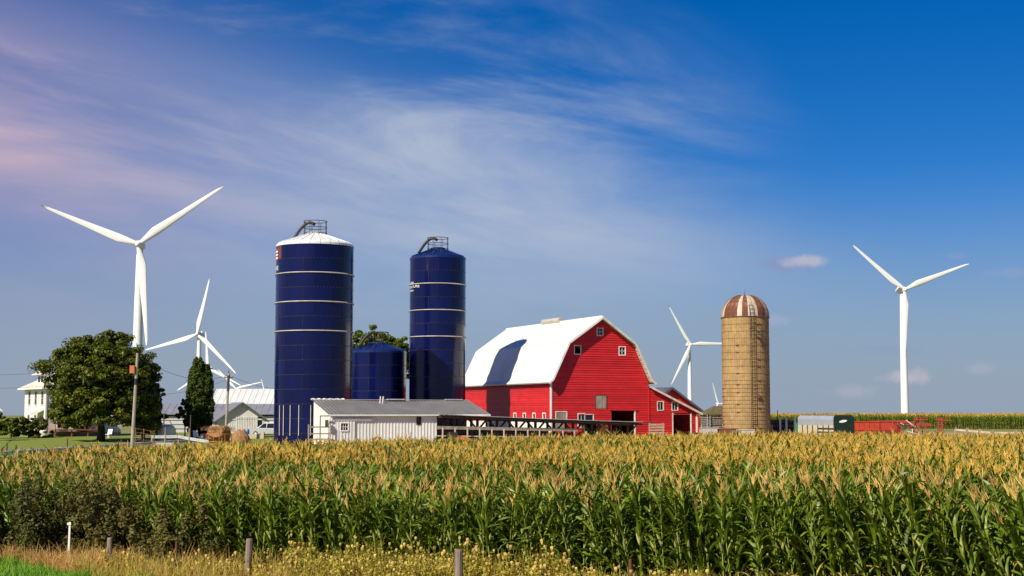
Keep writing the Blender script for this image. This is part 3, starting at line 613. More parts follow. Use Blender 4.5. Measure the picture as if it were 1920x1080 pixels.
# ------------------------------------------------------------------ blue silos of curved glassy steel panels
def text_mesh(s, size):
    cu_ = bpy.data.curves.new('lettering', 'FONT'); cu_.body = s; cu_.size = size; cu_.align_x = 'CENTER'; cu_.extrude = 0.0; cu_.resolution_u = 3
    o = bpy.data.objects.new('lettering', cu_); col.objects.link(o); bpy.context.view_layer.update()
    me = bpy.data.meshes.new_from_object(o.evaluated_get(bpy.context.evaluated_depsgraph_get()))
    vs = [tuple(v.co) for v in me.vertices]; fs = [tuple(p.vertices) for p in me.polygons]
    bpy.data.objects.remove(o); bpy.data.curves.remove(cu_); bpy.data.meshes.remove(me); return vs, fs
def blue_silo(name, label, base, Rr, z_top, rings, per, a_view, band_rows, roof_mat, cone_h, cage=True, stagger=True, seed=1, top_row_rust=None):
    """rings of curved panels under a conical roof; base at ground, z_top height of the wall above it"""
    t = thing(name, label, 'silo', base); rh = z_top / rings; st = 2 * math.pi / per
    seg = 9; pm = MB(); A = [(-st / 2 + st * i / seg) for i in range(seg + 1)]; g = .022 / Rr
    A[0] += g; A[-1] -= g
    o = 0; vs = []
    for z, r in ((.022, Rr - .03), (.022, Rr), (.022, Rr), (rh - .022, Rr), (rh - .022, Rr), (rh - .022, Rr - .03)):
        vs += [(r * math.cos(a), r * math.sin(a), z) for a in A]
    fs = [(j * (seg + 1) + i, j * (seg + 1) + i + 1, (j + 1) * (seg + 1) + i + 1, (j + 1) * (seg + 1) + i) for j in (0, 2, 4) for i in range(seg)]
    pm.add(vs, fs); pme = pm.mesh('panel', M['blue'], False)
    for p in pme.polygons: p.use_smooth = p.index // seg == 1
    for k in range(rings):
        for i in range(per):
            a = a_view + (i + (.5 if stagger and k % 2 else .12)) * st
            put('panel', pme, t, (0, 0, k * rh), a)
    # dark lapped joints behind the panels, with their bolt rows
    mb = MB().lathe([(Rr - .035, 0), (Rr - .035, z_top)], 72); mb.build('joint_liner', M['blue_seam'], t, smooth=True)
    bolts = MB(); nb = int(2 * math.pi * Rr / .32)
    for k in range(1, rings):
        for i in range(nb):
            a = 2 * math.pi * i / nb
            if math.cos(a - a_view) < -.25: continue
            c = Vector((math.cos(a), math.sin(a), 0)); p = c * Rr + Vector((0, 0, k * rh)); s = Vector((-c.y, c.x, 0))
            bolts.add([p + s * .03 - Vector((0, 0, .03)), p - s * .03 - Vector((0, 0, .03)), p - s * .03 + Vector((0, 0, .03)), p + s * .03 + Vector((0, 0, .03)), p + c * .025], [(0, 1, 4), (1, 2, 4), (2, 3, 4), (3, 0, 4)])
    o = bolts.build('bolt', M['blue_seam'], t); o['kind'] = 'stuff'
    for k in band_rows:
        MB().ring(Rr + .05, .065, k * rh, 72, 6).build('stiffener_ring', M['galv'], t, smooth=True)
    # roof of wedge panels, curved down at the eave
    ns = 24 if Rr > 3.4 else 20; ws = 2 * math.pi / ns; hub = .75
    prof = [(Rr + .03, z_top - .04), (Rr + .02, z_top + .16), (Rr - .18, z_top + .34), (Rr * .55, z_top + cone_h * .66), (hub, z_top + cone_h)]
    wm = MB().lathe(prof, 4, 0, -ws / 2 + .004, ws / 2 - .004)
    for r_, z_ in ((1, 1),):
        wm.bar((prof[2][0] * math.cos(ws / 2), prof[2][0] * math.sin(ws / 2), prof[2][1] + .02), (hub * math.cos(ws / 2), hub * math.sin(ws / 2), prof[4][1] + .02), .05, .06)
    wme = wm.mesh('roof_panel', roof_mat)
    for i in range(ns): put('roof_panel', wme, t, (0, 0, 0), a_view + i * ws)
    MB().lathe([(hub + .06, z_top + cone_h - .05), (hub + .06, z_top + cone_h + .12), (hub - .2, z_top + cone_h + .2), (.01, z_top + cone_h + .22)], 20).build('roof_hub', roof_mat, t, smooth=False)
    MB().lathe([(Rr + .06, -.3), (Rr + .06, .25), (Rr - .1, .25)], 48).build('footing', M['concrete'], t)
    if cage:
        zc = z_top + cone_h - .12; rc = 1.15; cg = MB()
        for zz_ in (.15, .72, 1.35): cg.ring(rc, .035, zc + zz_, 28, 5)
        for i in range(8):
            a = a_view + .3 + i * math.pi / 4; cg.tube([(rc * math.cos(a), rc * math.sin(a), zc - .25), (rc * math.cos(a), rc * math.sin(a), zc + 1.35)], .03, 5)
        cg.build('guard_cage', M['black'], t)
        # the filler pipe bends over the roof edge from the blower side
        ad = a_view - 1.75; pth = []
        for i in range(13):
            f = i / 12; r_ = 2.15 - 2.1 * f; pth.append((r_ * math.cos(ad), r_ * math.sin(ad), z_top + cone_h * .55 + 1.75 * math.sin(math.pi * (.02 + .62 * f)) - (.2 * max(0, f - .7))))
        MB().tube(pth, .15, 10).build('filler_pipe', M['black'], t, smooth=True)
    return t, rh
def wrap(vs, Rr, a_right, z0, x_max):
    """lay flat lettering on the wall: its last letter ends at angle a_right"""
    return [((Rr + .012) * math.cos(a_right + (x - x_max) / Rr), (Rr + .012) * math.sin(a_right + (x - x_max) / Rr), z0 + y) for x, y, _ in vs]
def lettering(t, Rr, lines, a_right, m):
    for s, size, z0, shift in lines:
        vs, fs = text_mesh(s, size); xm = max(v[0] for v in vs)
        MB().add(wrap(vs, Rr, a_right + shift / Rr, z0, xm), fs).build('lettering', m, t)
def viewang(p): return math.atan2(-p.y, -p.x)   # from a thing towards the camera
M['letter'] = mat('letter_white', (0.82, 0.80, 0.72), None, rough=0.6)
b = P(586.5, 825, 140); b.z = ground(b.x, b.y) - .05; av = viewang(b)
zt = P(586, 464, 140).z - b.z
big_silo, rh = blue_silo('blue_silo', 'largest dark blue silo with a white conical roof', b, 3.80, zt, 14, 8, av, [4 + 4, 10, 12][:0] or [8, 10, 12], M['roof_white'], 1.35)
# ladder rails on the lowest sheets
for i, a in enumerate((-.98, -.82, -.6, -.36, -.06)):
    c = Vector((math.cos(av + a), math.sin(av + a), 0)); MB().bar(c * 3.86 + Vector((0, 0, 1.2)), c * 3.86 + Vector((0, 0, 4.1)), .06, .06).build('wall_stiffener', M['galv'], big_silo)
# flag sticker and lettering at the sunny edge, rust stain under the eave
fl = MB()
for i in range(7):
    za = zt - 1.45 + i * .16; fl.lathe([(3.815, za), (3.815, za + .15)], 6, i % 2, av - 1.50, av - 1.24)
fl.build('flag_sticker', [M['tail_red'], M['letter']], big_silo)
MB().lathe([(3.81, zt - 1.38), (3.81, zt - .1)], 6, 0, av - 1.24, av - 1.02).build('rust_stain', M['rust_streak'], big_silo)
lettering(big_silo, 3.8, [('HARVESTORE', .62, zt - 2.42, 0), ('System', .34, zt - 2.9, -.7)], av - 1.19, M['letter'])
b = P(819.5, 812, 155); b.z = ground(b.x, b.y) - .05; av = viewang(b); zt = P(819, 487, 155).z - b.z
sl, rh2 = blue_silo('blue_silo', 'tall slim blue silo with lettering near its blue roof', b, 3.05, zt, 14, 7, av, [8, 10, 12], M['blue_roof'], 1.15)
lettering(sl, 3.05, [('A.O. Smith', .38, P(819, 534.5, 155).z - b.z, -1.0), ('HARVESTORE', .56, P(819, 542, 155).z - b.z, 0), ('Systems', .36, P(819, 548.5, 155).z - b.z, -1.0)], av - .70, M['letter'])
c = Vector((math.cos(av + 1.55), math.sin(av + 1.55), 0)); MB().tube([c * 3.15 + Vector((0, 0, .2)), c * 3.15 + Vector((0, 0, 3.4))], .06, 6).build('drain_pipe', M['rust'], sl)
b = P(708, 812, 157); b.z = ground(b.x, b.y) - .05; av = viewang(b); zt = P(708, 662, 157).z - b.z
s3, _ = blue_silo('blue_silo', 'short squat blue silo between the two tall silos', b, 3.1, zt, 7, 7, av, [3], M['blue_roof'], 1.05)

# ------------------------------------------------------------------ red barn
BA = R(23.8); bc = P(1033, 800, 150); bc.z = ground(bc.x, bc.y) - .1
barn = thing('red_barn', 'big red gambrel barn with a white metal roof', 'barn', bc, BA); bz = bc.z
W, Ln = 11.75, 24.6
prof = [(0, 7.34), (1.95, 11.42), (5.86, 14.12), (9.80, 11.42), (11.75, 7.34)]
prof = [(x, z - bz) for x, z in prof]
def clap(mb, x0, x1, z0, z1, step, top=None, holes=(), axis='x', depth=.05, at=0.0, sgn=-1, z_at=None):
    """lapped boards on a wall plane; each course leans out at its foot; holes (x0, x1, z0, z1) left open"""
    z = z0
    while z < z1 - 1e-4:
        zn = min(z + step, z1); a, b_ = x0, x1
        if top:
            ra = top(z); rb = top(zn - 1e-3)
            if rb is None: break
            lo0, hi0 = ra; lo1, hi1 = rb
        else: lo0 = lo1 = x0; hi0 = hi1 = x1
        cuts = sorted((h[0], h[1]) for h in holes if h[2] < (z + zn) / 2 < h[3])
        segs = []; cur = None; edges = [None]
        L0 = ('e', 0); pts_ = []
        for c0, c1 in cuts: pts_ += [c0, c1]
        bounds = [None] + pts_ + [None]
        for i in range(0, len(bounds), 2):
            l, r = bounds[i], bounds[i + 1]
            xl0 = lo0 if l is None else l; xl1 = lo1 if l is None else l; xr0 = hi0 if r is None else r; xr1 = hi1 if r is None else r
            if xr0 - xl0 < .02: continue
            d = sgn * depth
            q = [(xl0, at + d, z), (xr0, at + d, z), (xr1, at, zn), (xl1, at, zn), (xl0, at, z), (xr0, at, z)]
            if axis == 'y': q = [(p[1], p[0], p[2]) for p in q]
            mb.add(q, [(0, 1, 2, 3), (4, 5, 1, 0)])
        z = zn
    return mb
def gam(z):
    """gambrel width at height z"""
    if z <= prof[0][1]: return (0, W)
    if z >= prof[2][1] - .05: return None
    for i in (0, 1):
        (xa, za), (xb, zb) = prof[i], prof[i + 1]
        if za <= z <= zb: f = (z - za) / (zb - za); x = xa + (xb - xa) * f; return (x, W - x)
H = lambda a, b_, c_, d_: (a, b_, c_ - bz, d_ - bz)
g_win = [H(2.80, 3.48, 10.36, 11.2), H(8.17, 8.85, 10.33, 11.17), H(5.52, 6.14, 12.4, 13.1)]
g_door = [H(7.16, 9.95, bz, 4.33)]; g_low = [H(.60, 1.80, 2.2, 4.16), H(3.2, 3.92, 2.6, 3.98), H(4.0, 4.95, 2.6, 3.9)]
mb = MB(); clap(mb, 0, W, .12, prof[2][1], .25, gam, g_win + g_door + g_low); mb.build('gable_siding', M['red'], barn)
mb = MB(); clap(mb, 0, W, .12, prof[2][1], .6, gam, (), at=Ln, sgn=1); mb.build('rear_siding', M['red'], barn)
WZ = 3.15 - bz
l_win = [(1.3 + 2.55 * i, 1.3 + 2.55 * i + .62, 3.42 - bz, 4.02 - bz) for i in range(4)]
mb = MB(); clap(mb, 0, Ln, WZ, prof[0][1] - .1, .25, None, l_win, 'y'); mb.build('side_siding', M['red'], barn)
mb = MB(); mb.box(-.05, .05, .06, Ln, 0, WZ); mb.build('white_lower_wall', M['siding_white'], barn)
mb = MB(); clap(mb, 0, Ln, .12, prof[0][1] - .1, .6, None, (), 'y', at=W, sgn=1); mb.build('far_side_siding', M['red'], barn)
MB().box(-.09, .09, -.10, .05, 0, prof[0][1]).build('corner_board', M['white'], barn)
MB().box(W - .09, W + .05, -.09, .05, 0, prof[0][1] - .3).build('corner_board', M['red'], barn)
MB().box(.1, W - .1, .1, Ln - .1, -.02, .06).build('barn_floor', M['concrete'], barn)
MB().box(.1, W - .1, .08, .12, 4.6 - bz, 4.8 - bz).build('loft_beam', M['dark_wood'], barn)
MB().box(.1, W - .1, 3.0, Ln - .1, 4.7 - bz, 4.85 - bz).build('loft_floor', M['dark_wood'], barn)
def window(parent, x0, x1, z0, z1, y, m='trim', bars=(1, 1), fw=.09, axis='x', sgn=-1, open_=False, name='window', depth=.06):
    """frame round a glass pane set back in the wall, with glazing bars"""
    w = None
    def B(mb, a0, a1, d0, d1, c0, c1):
        d0, d1 = sorted((y + sgn * d0, y + sgn * d1))
        if axis == 'x': mb.box(a0, a1, d0, d1, c0, c1)
        else: mb.box(d0, d1, a0, a1, c0, c1)
    f = MB(); B(f, x0 - fw, x0, -.05, depth, z0 - fw, z1 + fw); B(f, x1, x1 + fw, -.05, depth, z0 - fw, z1 + fw); B(f, x0, x1, -.05, depth - .002, z1, z1 + fw); B(f, x0, x1, -.05, depth + .03, z0 - fw, z0)
    fr = f.build(name, M[m], parent)
    if not open_:
        g = MB(); B(g, x0, x1, -.05, -.03, z0, z1); g.build('pane', M['glass'], fr)
        q = MB()
        for i in range(1, bars[0] + 1): xx = x0 + (x1 - x0) * i / (bars[0] + 1); B(q, xx - .022, xx + .022, -.03, .0, z0, z1)
        for i in range(1, bars[1] + 1): zz_ = z0 + (z1 - z0) * i / (bars[1] + 1); B(q, x0, x1, -.028, -.002, zz_ - .022, zz_ + .022)
        q.build('glazing_bar', M[m], fr)
    return fr
window(barn, *g_win[0], 0, open_=True); window(barn, *g_win[1], 0, 'white'); window(barn, *g_win[2], 0)
for q in l_win: window(barn, q[0], q[1], q[2], q[3], 0, 'white', (0, 0), .1, 'y')
# board hatch with frame; lower doors and windows
hx0, hx1, hz0, hz1 = H(5.30, 6.52, 4.56, 5.90)
hat = thing; fr = MB(); fr.box(hx0 - .09, hx0, -.07, 0, hz0 - .05, hz1 + .09).box(hx1, hx1 + .09, -.07, 0, hz0 - .05, hz1 + .09).box(hx0, hx1, -.068, 0, hz1, hz1 + .09)
fr = fr.build('hatch_frame', M['dark_wood'], barn)
for i in range(6): MB().box(hx0 + (hx1 - hx0) * i / 6 + .006, hx0 + (hx1 - hx0) * (i + 1) / 6 - .006, -.06 - .008 * (i % 2), -.02, hz0, hz1).build('plank', M['grey_wood'], fr)
lx0, lx1, lz0, lz1 = g_low[0]
fr = MB().box(lx0 - .09, lx0, -.07, .05, lz0, lz1 + .1).box(lx1, lx1 + .09, -.07, .05, lz0, lz1 + .1).box(lx0, lx1, -.068, .05, lz1, lz1 + .12).build('side_door', M['trim'], barn)
for i in range(5): MB().box(lx0 + (lx1 - lx0) * i / 5 + .006, lx0 + (lx1 - lx0) * (i + 1) / 5 - .006, -.03, .02, lz0, lz1).build('plank', M['grey_wood'], fr)
window(barn, *g_low[1], 0, 'white', (1, 1)); window(barn, *g_low[2], 0, 'trim', (0, 0), .08)
dx0, dx1, dz0, dz1 = g_door[0]
MB().box(dx1, dx1 + .14, -.08, .08, 0, dz1 + .1).build('door_post', M['trim'], barn)
MB().box(dx0 - .3, dx1 + .3, -.14, -.03, dz1 + .02, dz1 + .16).build('door_track', M['red'], barn)
# roof: four slopes, a small flare at the eave, standing ribs
def slope(x0, z0, x1, z1, name, ya=-.7, yb=Ln + .5, th=.09, m=None, ribs=.92, parent=barn):
    d = Vector((x1 - x0, 0, z1 - z0)); L_ = d.length; d.normalize(); n = Vector((-d.z, 0, d.x)); n = n if n.z > 0 else -n
    a = Vector((x0, 0, z0)); b_ = Vector((x1, 0, z1)); mb = MB(); vs = []
    for y in (ya, yb): vs += [a + Vector((0, y, 0)), b_ + Vector((0, y, 0)), b_ + n * th + Vector((0, y, 0)), a + n * th + Vector((0, y, 0))]
    mb.add(vs, [(0, 1, 2, 3), (7, 6, 5, 4), (0, 4, 5, 1), (1, 5, 6, 2), (2, 6, 7, 3), (3, 7, 4, 0)])
    o = mb.build(name, m or M['roof_white'], parent)
    rb = MB(); y = ya + .06
    while y < yb:
        p0 = a + n * (th + .012) + Vector((0, y, 0)) + d * .02; p1 = b_ + n * (th + .012) + Vector((0, y, 0)) - d * .02
        rb.bar(p0, p1, .05, .022, up=n); y += ribs
    r_ = rb.build('roof_rib', m or M['roof_white'], o); r_['kind'] = 'stuff'
    return o
rp = [(-.55, 7.22), (-.05, 7.62), (1.86, 11.5), (5.86, 14.28), (9.86, 11.5), (11.8, 7.62), (12.32, 7.22)]; rp = [(x, z - bz) for x, z in rp]
for i in range(6): slope(*rp[i], *rp[i + 1], 'roof_slope' if i in (1, 2, 3, 4) else 'roof_flare')
MB().tube([(5.86, -.6, rp[3][1] + .1), (5.86, Ln + .5, rp[3][1] + .1)], .11, 8).build('ridge_cap', M['roof_white'], barn)
vt = MB().tube([(5.86, 9.7, 14.62 - bz), (5.86, 14.4, 14.62 - bz)], .3, 12).build('ridge_vent', M['galv'], barn, smooth=False)
# verge boards and pale soffit boards, gapped to draw the lit pattern on the right verge
for i in range(6):
    (xa, za), (xb, zb) = rp[i], rp[i + 1]; MB().bar((xa, -.72, za - .05), (xb, -.72, zb - .05), .05, .2).build('verge_board', M['white'] if i < 3 else M['trim'], barn)
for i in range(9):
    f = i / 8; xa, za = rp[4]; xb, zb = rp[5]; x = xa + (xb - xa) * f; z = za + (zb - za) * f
    e_ = Vector((xb - xa, 0, zb - za)).normalized() * .19; q_ = Vector((x, -.3, z - .06)); MB().bar(q_ - e_, q_ + e_, .5, .06, up=(-.9, 0, .45)).build('lit_soffit_board', M['pale_wood'], barn)
MB().bar((-.5, -.5, 7.26 - bz), (-.5, Ln + .45, 7.26 - bz), .04, .16).build('eave_board', M['white'], barn)
# lean-to on the far side, its roof falling away from the barn
def lean_top(z):
    zt0, zt1 = 6.95 - bz, 4.1 - bz
    return (W + .06, min(17.75, W + .06 + (17.75 - W) * (zt0 - z) / (zt0 - zt1))) if z < zt0 - .1 else None
lw = [H(12.85, 13.5, 4.42, 5.27), H(14.65, 15.3, 4.42, 5.24)]; ld = [H(14.75, 16.95, bz, 4.1 - .0)]
mb = MB(); clap(mb, W, 17.75, .12, 6.9 - bz, .25, lean_top, lw + ld); mb.build('lean_to_siding', M['red'], barn)
mb = MB(); clap(mb, 0, Ln, .12, 3.9 - bz, .6, None, (), 'y', at=17.75, sgn=1); mb.build('lean_to_side', M['red'], barn)
slope(W - .15, 6.98 - bz, 18.25, 3.98 - bz, 'lean_to_roof', -.45, Ln, .08, M['grey_roof'], .9)
MB().bar((W - .1, -.47, 6.93 - bz), (18.25, -.47, 3.93 - bz), .05, .22).build('verge_board', M['trim'], barn)
for q in lw: window(barn, *q, 0, 'trim', (1, 0), .1)
MB().box(16.95, 17.08, -.07, .06, 0, 4.1 - bz).build('door_post', M['trim'], barn); MB().box(14.62, 14.75, -.07, .06, 0, 4.1 - bz).build('door_post', M['trim'], barn)
MB().box(17.62, 17.82, -.09, .06, 1.2, 3.9 - bz).build('corner_board', M['white'], barn)
MB().box(16.98, 17.75, -.06, 0, 0, 1.25).build('block_base', M['dark_wood'], barn)
MB().bar((15.6, 2.5, 1.9), (15.9, 2.5, 2.9), .25, .05).build('hanging_panel', M['red'], barn)
# a dark-roofed shed behind the lean-to
sb = P(1257, 790, 186); sb.z = ground(sb.x, sb.y)
hs = thing('back_shed', 'red shed with a dark blue pitched roof behind the barn lean-to', 'shed', sb, R(23.8)); zr = P(1257, 727, 186).z - sb.z
hs_h = zr - 2.9
MB().prism([(-4.4, 0), (4.4, 0), (4.4, hs_h), (0, zr - .1), (-4.4, hs_h)], 0, 8).build('walls', M['red'], hs)
for s in (-1, 1):
    slope(s * 4.9, hs_h - .34, 0, zr, 'roof_slope', -.6, 8.4, .1, M['dark_roof'], 1.2, hs)
    MB().bar((s * 4.9, -.62, hs_h - .4), (0, -.62, zr - .06), .06, .22).build('verge_board', M['dark_roof'], hs)
window(hs, -.5, .5, hs_h - 1.2, hs_h - .3, 0, 'trim', (1, 0))

# ------------------------------------------------------------------ white ribbed shed in front of the silos
sc_ = P(618, 800, 130); sc_.z = ground(sc_.x, sc_.y) - .05; z0 = sc_.z
shed = thing('milk_shed', 'low white ribbed shed with a long grey metal roof', 'shed', sc_, BA)
EV, RG = 4.02 - z0, 5.24 - z0
def ribbed(mb, x0, x1, zt0, zt1, y, step=.30, axis='x', sgn=-1, holes=()):
    """vertical ribbed sheet: flat pans with raised ribs; top from zt0 at x0 to zt1 at x1"""
    n = max(1, round((x1 - x0) / step))
    for i in range(n):
        for a, b_, d in ((0, .72, 0), (.72, 1, .035)):
            xa = x0 + (x1 - x0) * (i + a) / n; xb = x0 + (x1 - x0) * (i + b_) / n; xm = (xa + xb) / 2; zt_ = zt0 + (zt1 - zt0) * (xm - x0) / (x1 - x0)
            spans = [(0, zt_)]
            for h in holes:
                if h[0] < xm < h[1]: spans = [(0, h[2]), (h[3], zt_)]
            for za, zb in spans:
                d0, d1 = sorted((y + .03, y + sgn * (.02 + d)))
                if axis == 'x': mb.box(xa, xb, d0, d1, za, zb)
                else: mb.box(d0, d1, xa, xb, za, zb)
    return mb
w_r = (8.42, 8.80, 3.02 - z0, 3.68 - z0); dr = (.52, 2.35)
ribbed(MB(), dr[1] - .15, 10.4, EV, EV, 0, .32, holes=[w_r]).build('front_siding', M['siding_white'], shed)
ribbed(MB(), 0, dr[0], EV, EV, 0, .26).build('front_siding', M['siding_white'], shed)
MB().box(dr[0] - .02, dr[1], 0, .06, 3.4 - z0, EV).build('door_header', M['siding_white'], shed)
ds = ribbed(MB(), dr[0], dr[1], 3.42 - z0, 3.42 - z0, -.10, .30, holes=[(1.0, 1.7, 2.52 - z0, 3.12 - z0)]).build('sliding_door', M['siding_white'], shed)
window(shed, 1.03, 1.69, 2.50 - z0, 3.14 - z0, -.12, 'white', (2, 1), .09)
MB().box(dr[0] - .05, 4.0, -.2, -.04, 3.42 - z0, 3.58 - z0).build('door_track', M['white'], shed)
window(shed, w_r[0], w_r[1], w_r[2], w_r[3], 0, 'dark_wood', (0, 1), .05)
MB().add([(7.2, -.06, .1), (7.75, -.06, .1), (7.75, -.06, 1.9), (7.3, -.28, .05), (7.72, -.1, 1.8)], [(0, 3, 4, 2, 1)]).build('loose_sheet', M['siding_white'], shed)
# end wall, back wall
ew = MB(); n = 17
for i in range(n):
    ya, yb = 5.2 * i / n, 5.2 * (i + 1) / n; zt_ = EV + (RG - EV) * (ya + yb) / 2 / 5.2 - .06; ew.box(-.03 - (.02 if i % 2 else 0), .03, ya, yb, 0, zt_)
ew.build('end_wall', M['white'], shed)
MB().box(0, 15.5, 5.1, 5.2, 0, RG - .1).build('rear_wall', M['siding_grey'], shed)
MB().box(10.34, 10.4, .05, 5.1, 0, EV).build('inner_wall', M['dark_wood'], shed)
# corrugated roof
rf = MB(); n = 44; vs = []; d = Vector((0, 5.65, RG - EV + .1)); nn = Vector((0, -d.z, d.y)).normalized()
k = 0; step = 15.95 / (n * 4)
for i in range(n * 4 + 1):
    h = (0, .0, .0, .045)[i % 4]; x = -.2 + i * step; sag = .05 * math.sin(x * .45 + 1)
    vs += [Vector((x, -.4, EV - .06)) + nn * h, Vector((x, 5.25, RG + .04 + sag)) + nn * h]
rf.add(vs, [(2 * i, 2 * i + 2, 2 * i + 3, 2 * i + 1) for i in range(n * 4)])
roof = rf.build('corrugated_roof', M['grey_roof'], shed)
MB().box(-.22, 15.75, -.40, -.34, EV - .2, EV - .07).build('fascia', M['white'], shed)
MB().bar((-.2, 5.2, RG + .1), (15.7, 5.2, RG + .1), .35, .06).build('ridge_cap', M['galv'], shed)
for i in range(7): MB().bar((-.18, .6 + i * .7, EV + .1 + (RG - EV) * (.6 + i * .7) / 5.2), (.5 + .15 * (i % 2), .75 + i * .7, EV + .13 + (RG - EV) * (.75 + i * .7) / 5.2), .12, .05).build if False else None
tp = MB()
for i in range(20): x = -.3 + i * .16; tp.tube([(x, 5.15 + .06 * math.sin(i * 2.1), RG + .14 + .04 * math.sin(i * 1.7)), (x + .2, 5.15 + .06 * math.sin(i * 2.1 + 2), RG + .13 + .05 * math.sin(i * 1.7 + 2))], .08, 6)
tp.build('torn_tarp', M['white'], shed)
vn = MB()
for s in (0, .28): vn.tube([(6.2 + s, 4.2, RG - .3), (6.2 + s + .05, 4.15, RG + .42)], .07, 7)
vn.build('vent_stack', M['trim'], shed)
for x in (7.2, 13.2): MB().box(x, x + 1.8, 4.9, 5.2, RG + .1, RG + .2).build('roof_light', M['galv_new'], shed)
# open bay posts under the shed roof
for x in (12.2, 14.0, 15.5): MB().box(x - .07, x + .07, .0, .14, 0, EV - .1).build('post', M['dark_wood'], shed)
# yard gate and door frame by the end wall
b = P(600, 815, 129); gt = thing('pipe_gate', 'weathered board gate beside the white shed end wall', 'gate', (b.x, 129.4, ground(b.x, 129.4)), R(12)); 
for z in (.5, 1.0, 1.5, 2.1): MB().box(-1.1, .85, -.03, .03, z, z + .12).build('rail', M['grey_wood'], gt)
for x in (-1.15, -.1, .8): MB().box(x, x + .12, -.05, .06, 0, 2.4 if x < -.2 else 3.2 if x < .5 else 2.5).build('post', M['grey_wood'], gt)
MB().box(-.1, .75, -.05, .04, 3.1, 3.22).build('lintel', M['grey_wood'], gt)
MB().bar((.55, 0, 2.2), (.55, 0, 2.8), .3, .12).build('feed_tub', M['dark_wood'], gt)

# ------------------------------------------------------------------ long feed shelter: posts, braces and a thin sloping roof
fo = sc_ + Vector((math.cos(BA) * 10.5, math.sin(BA) * 10.5, 0)); fo.z = ground(fo.x, fo.y); z0 = fo.z
fs_ = thing('feed_shelter', 'long open feed shelter with dark braced posts before the red barn', 'shelter', fo, BA)
LS = 21.6; top = lambda x: (4.0 - .045 * x + .0004 * x * x) - z0
for i in range(18):
    xa, xb = -.1 + LS * i / 18, -.1 + LS * (i + 1) / 18 - .02; o = .012 * (i % 2)
    MB().add([(xa, -.9, top(xa) - .06 + o), (xb, -.9, top(xb) - .06 + o), (xb, 3.4, top(xb) - .12 + o), (xa, 3.4, top(xa) - .12 + o),
              (xa, -.9, top(xa) - .02 + o), (xb, -.9, top(xb) - .02 + o), (xb, 3.4, top(xb) - .08 + o), (xa, 3.4, top(xa) - .08 + o)],
             [(3, 2, 1, 0), (4, 5, 6, 7), (0, 1, 5, 4), (1, 2, 6, 5), (2, 3, 7, 6), (3, 0, 4, 7)]).build('roof_sheet', M['galv_new'], fs_)
for i in range(44): x = .2 + i * .485; MB().bar((x, -.8, top(x) - .13), (x, 3.3, top(x) - .2), .06, .12).build('rafter', M['dark_wood'], fs_)
for y in (-.55, 1.6, 3.2): MB().bar((-.1, y, top(0) - .28 - .014 * (y + .9)), (LS, y, top(LS) - .28 - .014 * (y + .9)), .09, .16).build('purlin', M['dark_wood'], fs_)
xs_ = [.6 + i * 2.05 for i in range(11)]
for i, x in enumerate(xs_):
    zt_ = top(x) - .2
    MB().box(x - .11, x + .11, 1.50, 1.70, 0, zt_).build('post', M['dark_wood'], fs_)
    MB().box(x - .1, x + .1, 3.1, 3.28, 0, zt_ - .02).build('post', M['dark_wood'], fs_)  # extra rear row, added to make the dark under the roof denser
    if x > LS - 1.0: continue
    for s in (-1, 1): MB().bar((x, 1.5, zt_ - 1.15), (x + s * .95, 1.5, zt_ - .12), .15, .15).build('brace', M['dark_wood'], fs_)
for i in range(14):
    x = .3 + i * 1.25
    MB().box(x - .05, x + .05, -.62, -.5, 0, 2.75 - z0 - .03 * x).build('bunk_post', M['pale_wood'], fs_)
MB().bar((-.2, -.3, 2.72 - z0), (14.5, -.3, 2.42 - z0), .12, .3).build('bunk_board', M['grey_wood'], fs_)
MB().bar((-.2, .6, 2.3 - z0), (14.5, .6, 2.0 - z0), .12, .3).build('bunk_board', M['dark_wood'], fs_)
MB().bar((-.2, 2.4, 2.2 - z0), (12.5, 2.4, 1.9 - z0), .1, .9).build('shade_board', M['dark_wood'], fs_)  # added dark board, stands in for the deep shade behind the bunk
MB().bar((-.2, .15, 1.95 - z0), (14.5, .15, 1.7 - z0), .8, .12).build('bunk_floor', M['concrete'], fs_)
MB().bar((LS - 3.4, -.4, 1.3), (LS - 4.6, -.4, top(LS) - .2), .12, .12).build('prop', M['grey_wood'], fs_)
MB().bar((LS - 1.6, -.4, 1.0), (LS - .5, -.4, top(LS) - .15), .12, .12).build('prop', M['dark_wood'], fs_)
MB().bar((LS - .2, -.4, top(LS) - .1), (LS + 1.6, -.4, top(LS) - .04), .2, .14).build('overhang_beam', M['dark_wood'], fs_)

# ------------------------------------------------------------------ tan stave silo
b = P(1400, 812, 148); b.z = ground(b.x, b.y) - .1; av = viewang(b); Rs = 2.44
ts = thing('stave_silo', 'tan concrete stave silo with a rusty striped dome and black ladder', 'silo', b); zt = P(1399, 596, 148).z - b.z
mb = MB(); ns, nc = 60, 17; ch = zt / nc
for i in range(ns):
    a0 = 2 * math.pi * i / ns; a1 = 2 * math.pi * (i + 1) / ns; g = .0022
    for k in range(-1, nc):
        za = max(0, k * ch + (.5 * ch if i % 2 else 0)); zb = min(zt, (k + 1) * ch + (.5 * ch if i % 2 else 0))
        if zb - za < .05: continue
        r = Rs + random.uniform(-.008, .008); am = (a0 + a1) / 2; rm = r + .006
        vs = []
        for z in (za + .006, zb - .006): vs += [((r) * math.cos(a0 + g), r * math.sin(a0 + g), z), (rm * math.cos(am), rm * math.sin(am), z), (r * math.cos(a1 - g), r * math.sin(a1 - g), z)]
        mb.add(vs, [(0, 1, 4, 3), (1, 2, 5, 4)])
o = mb.build('stave', M['stave'], ts); o['kind'] = 'stuff'
MB().lathe([(Rs - .03, 0), (Rs - .03, zt)], 48).build('mortar_joint', M['concrete'], ts, smooth=True)
hz_ = [zt - .05 - ch * i * .93 for i in range(1, 10)]; z = hz_[-1]
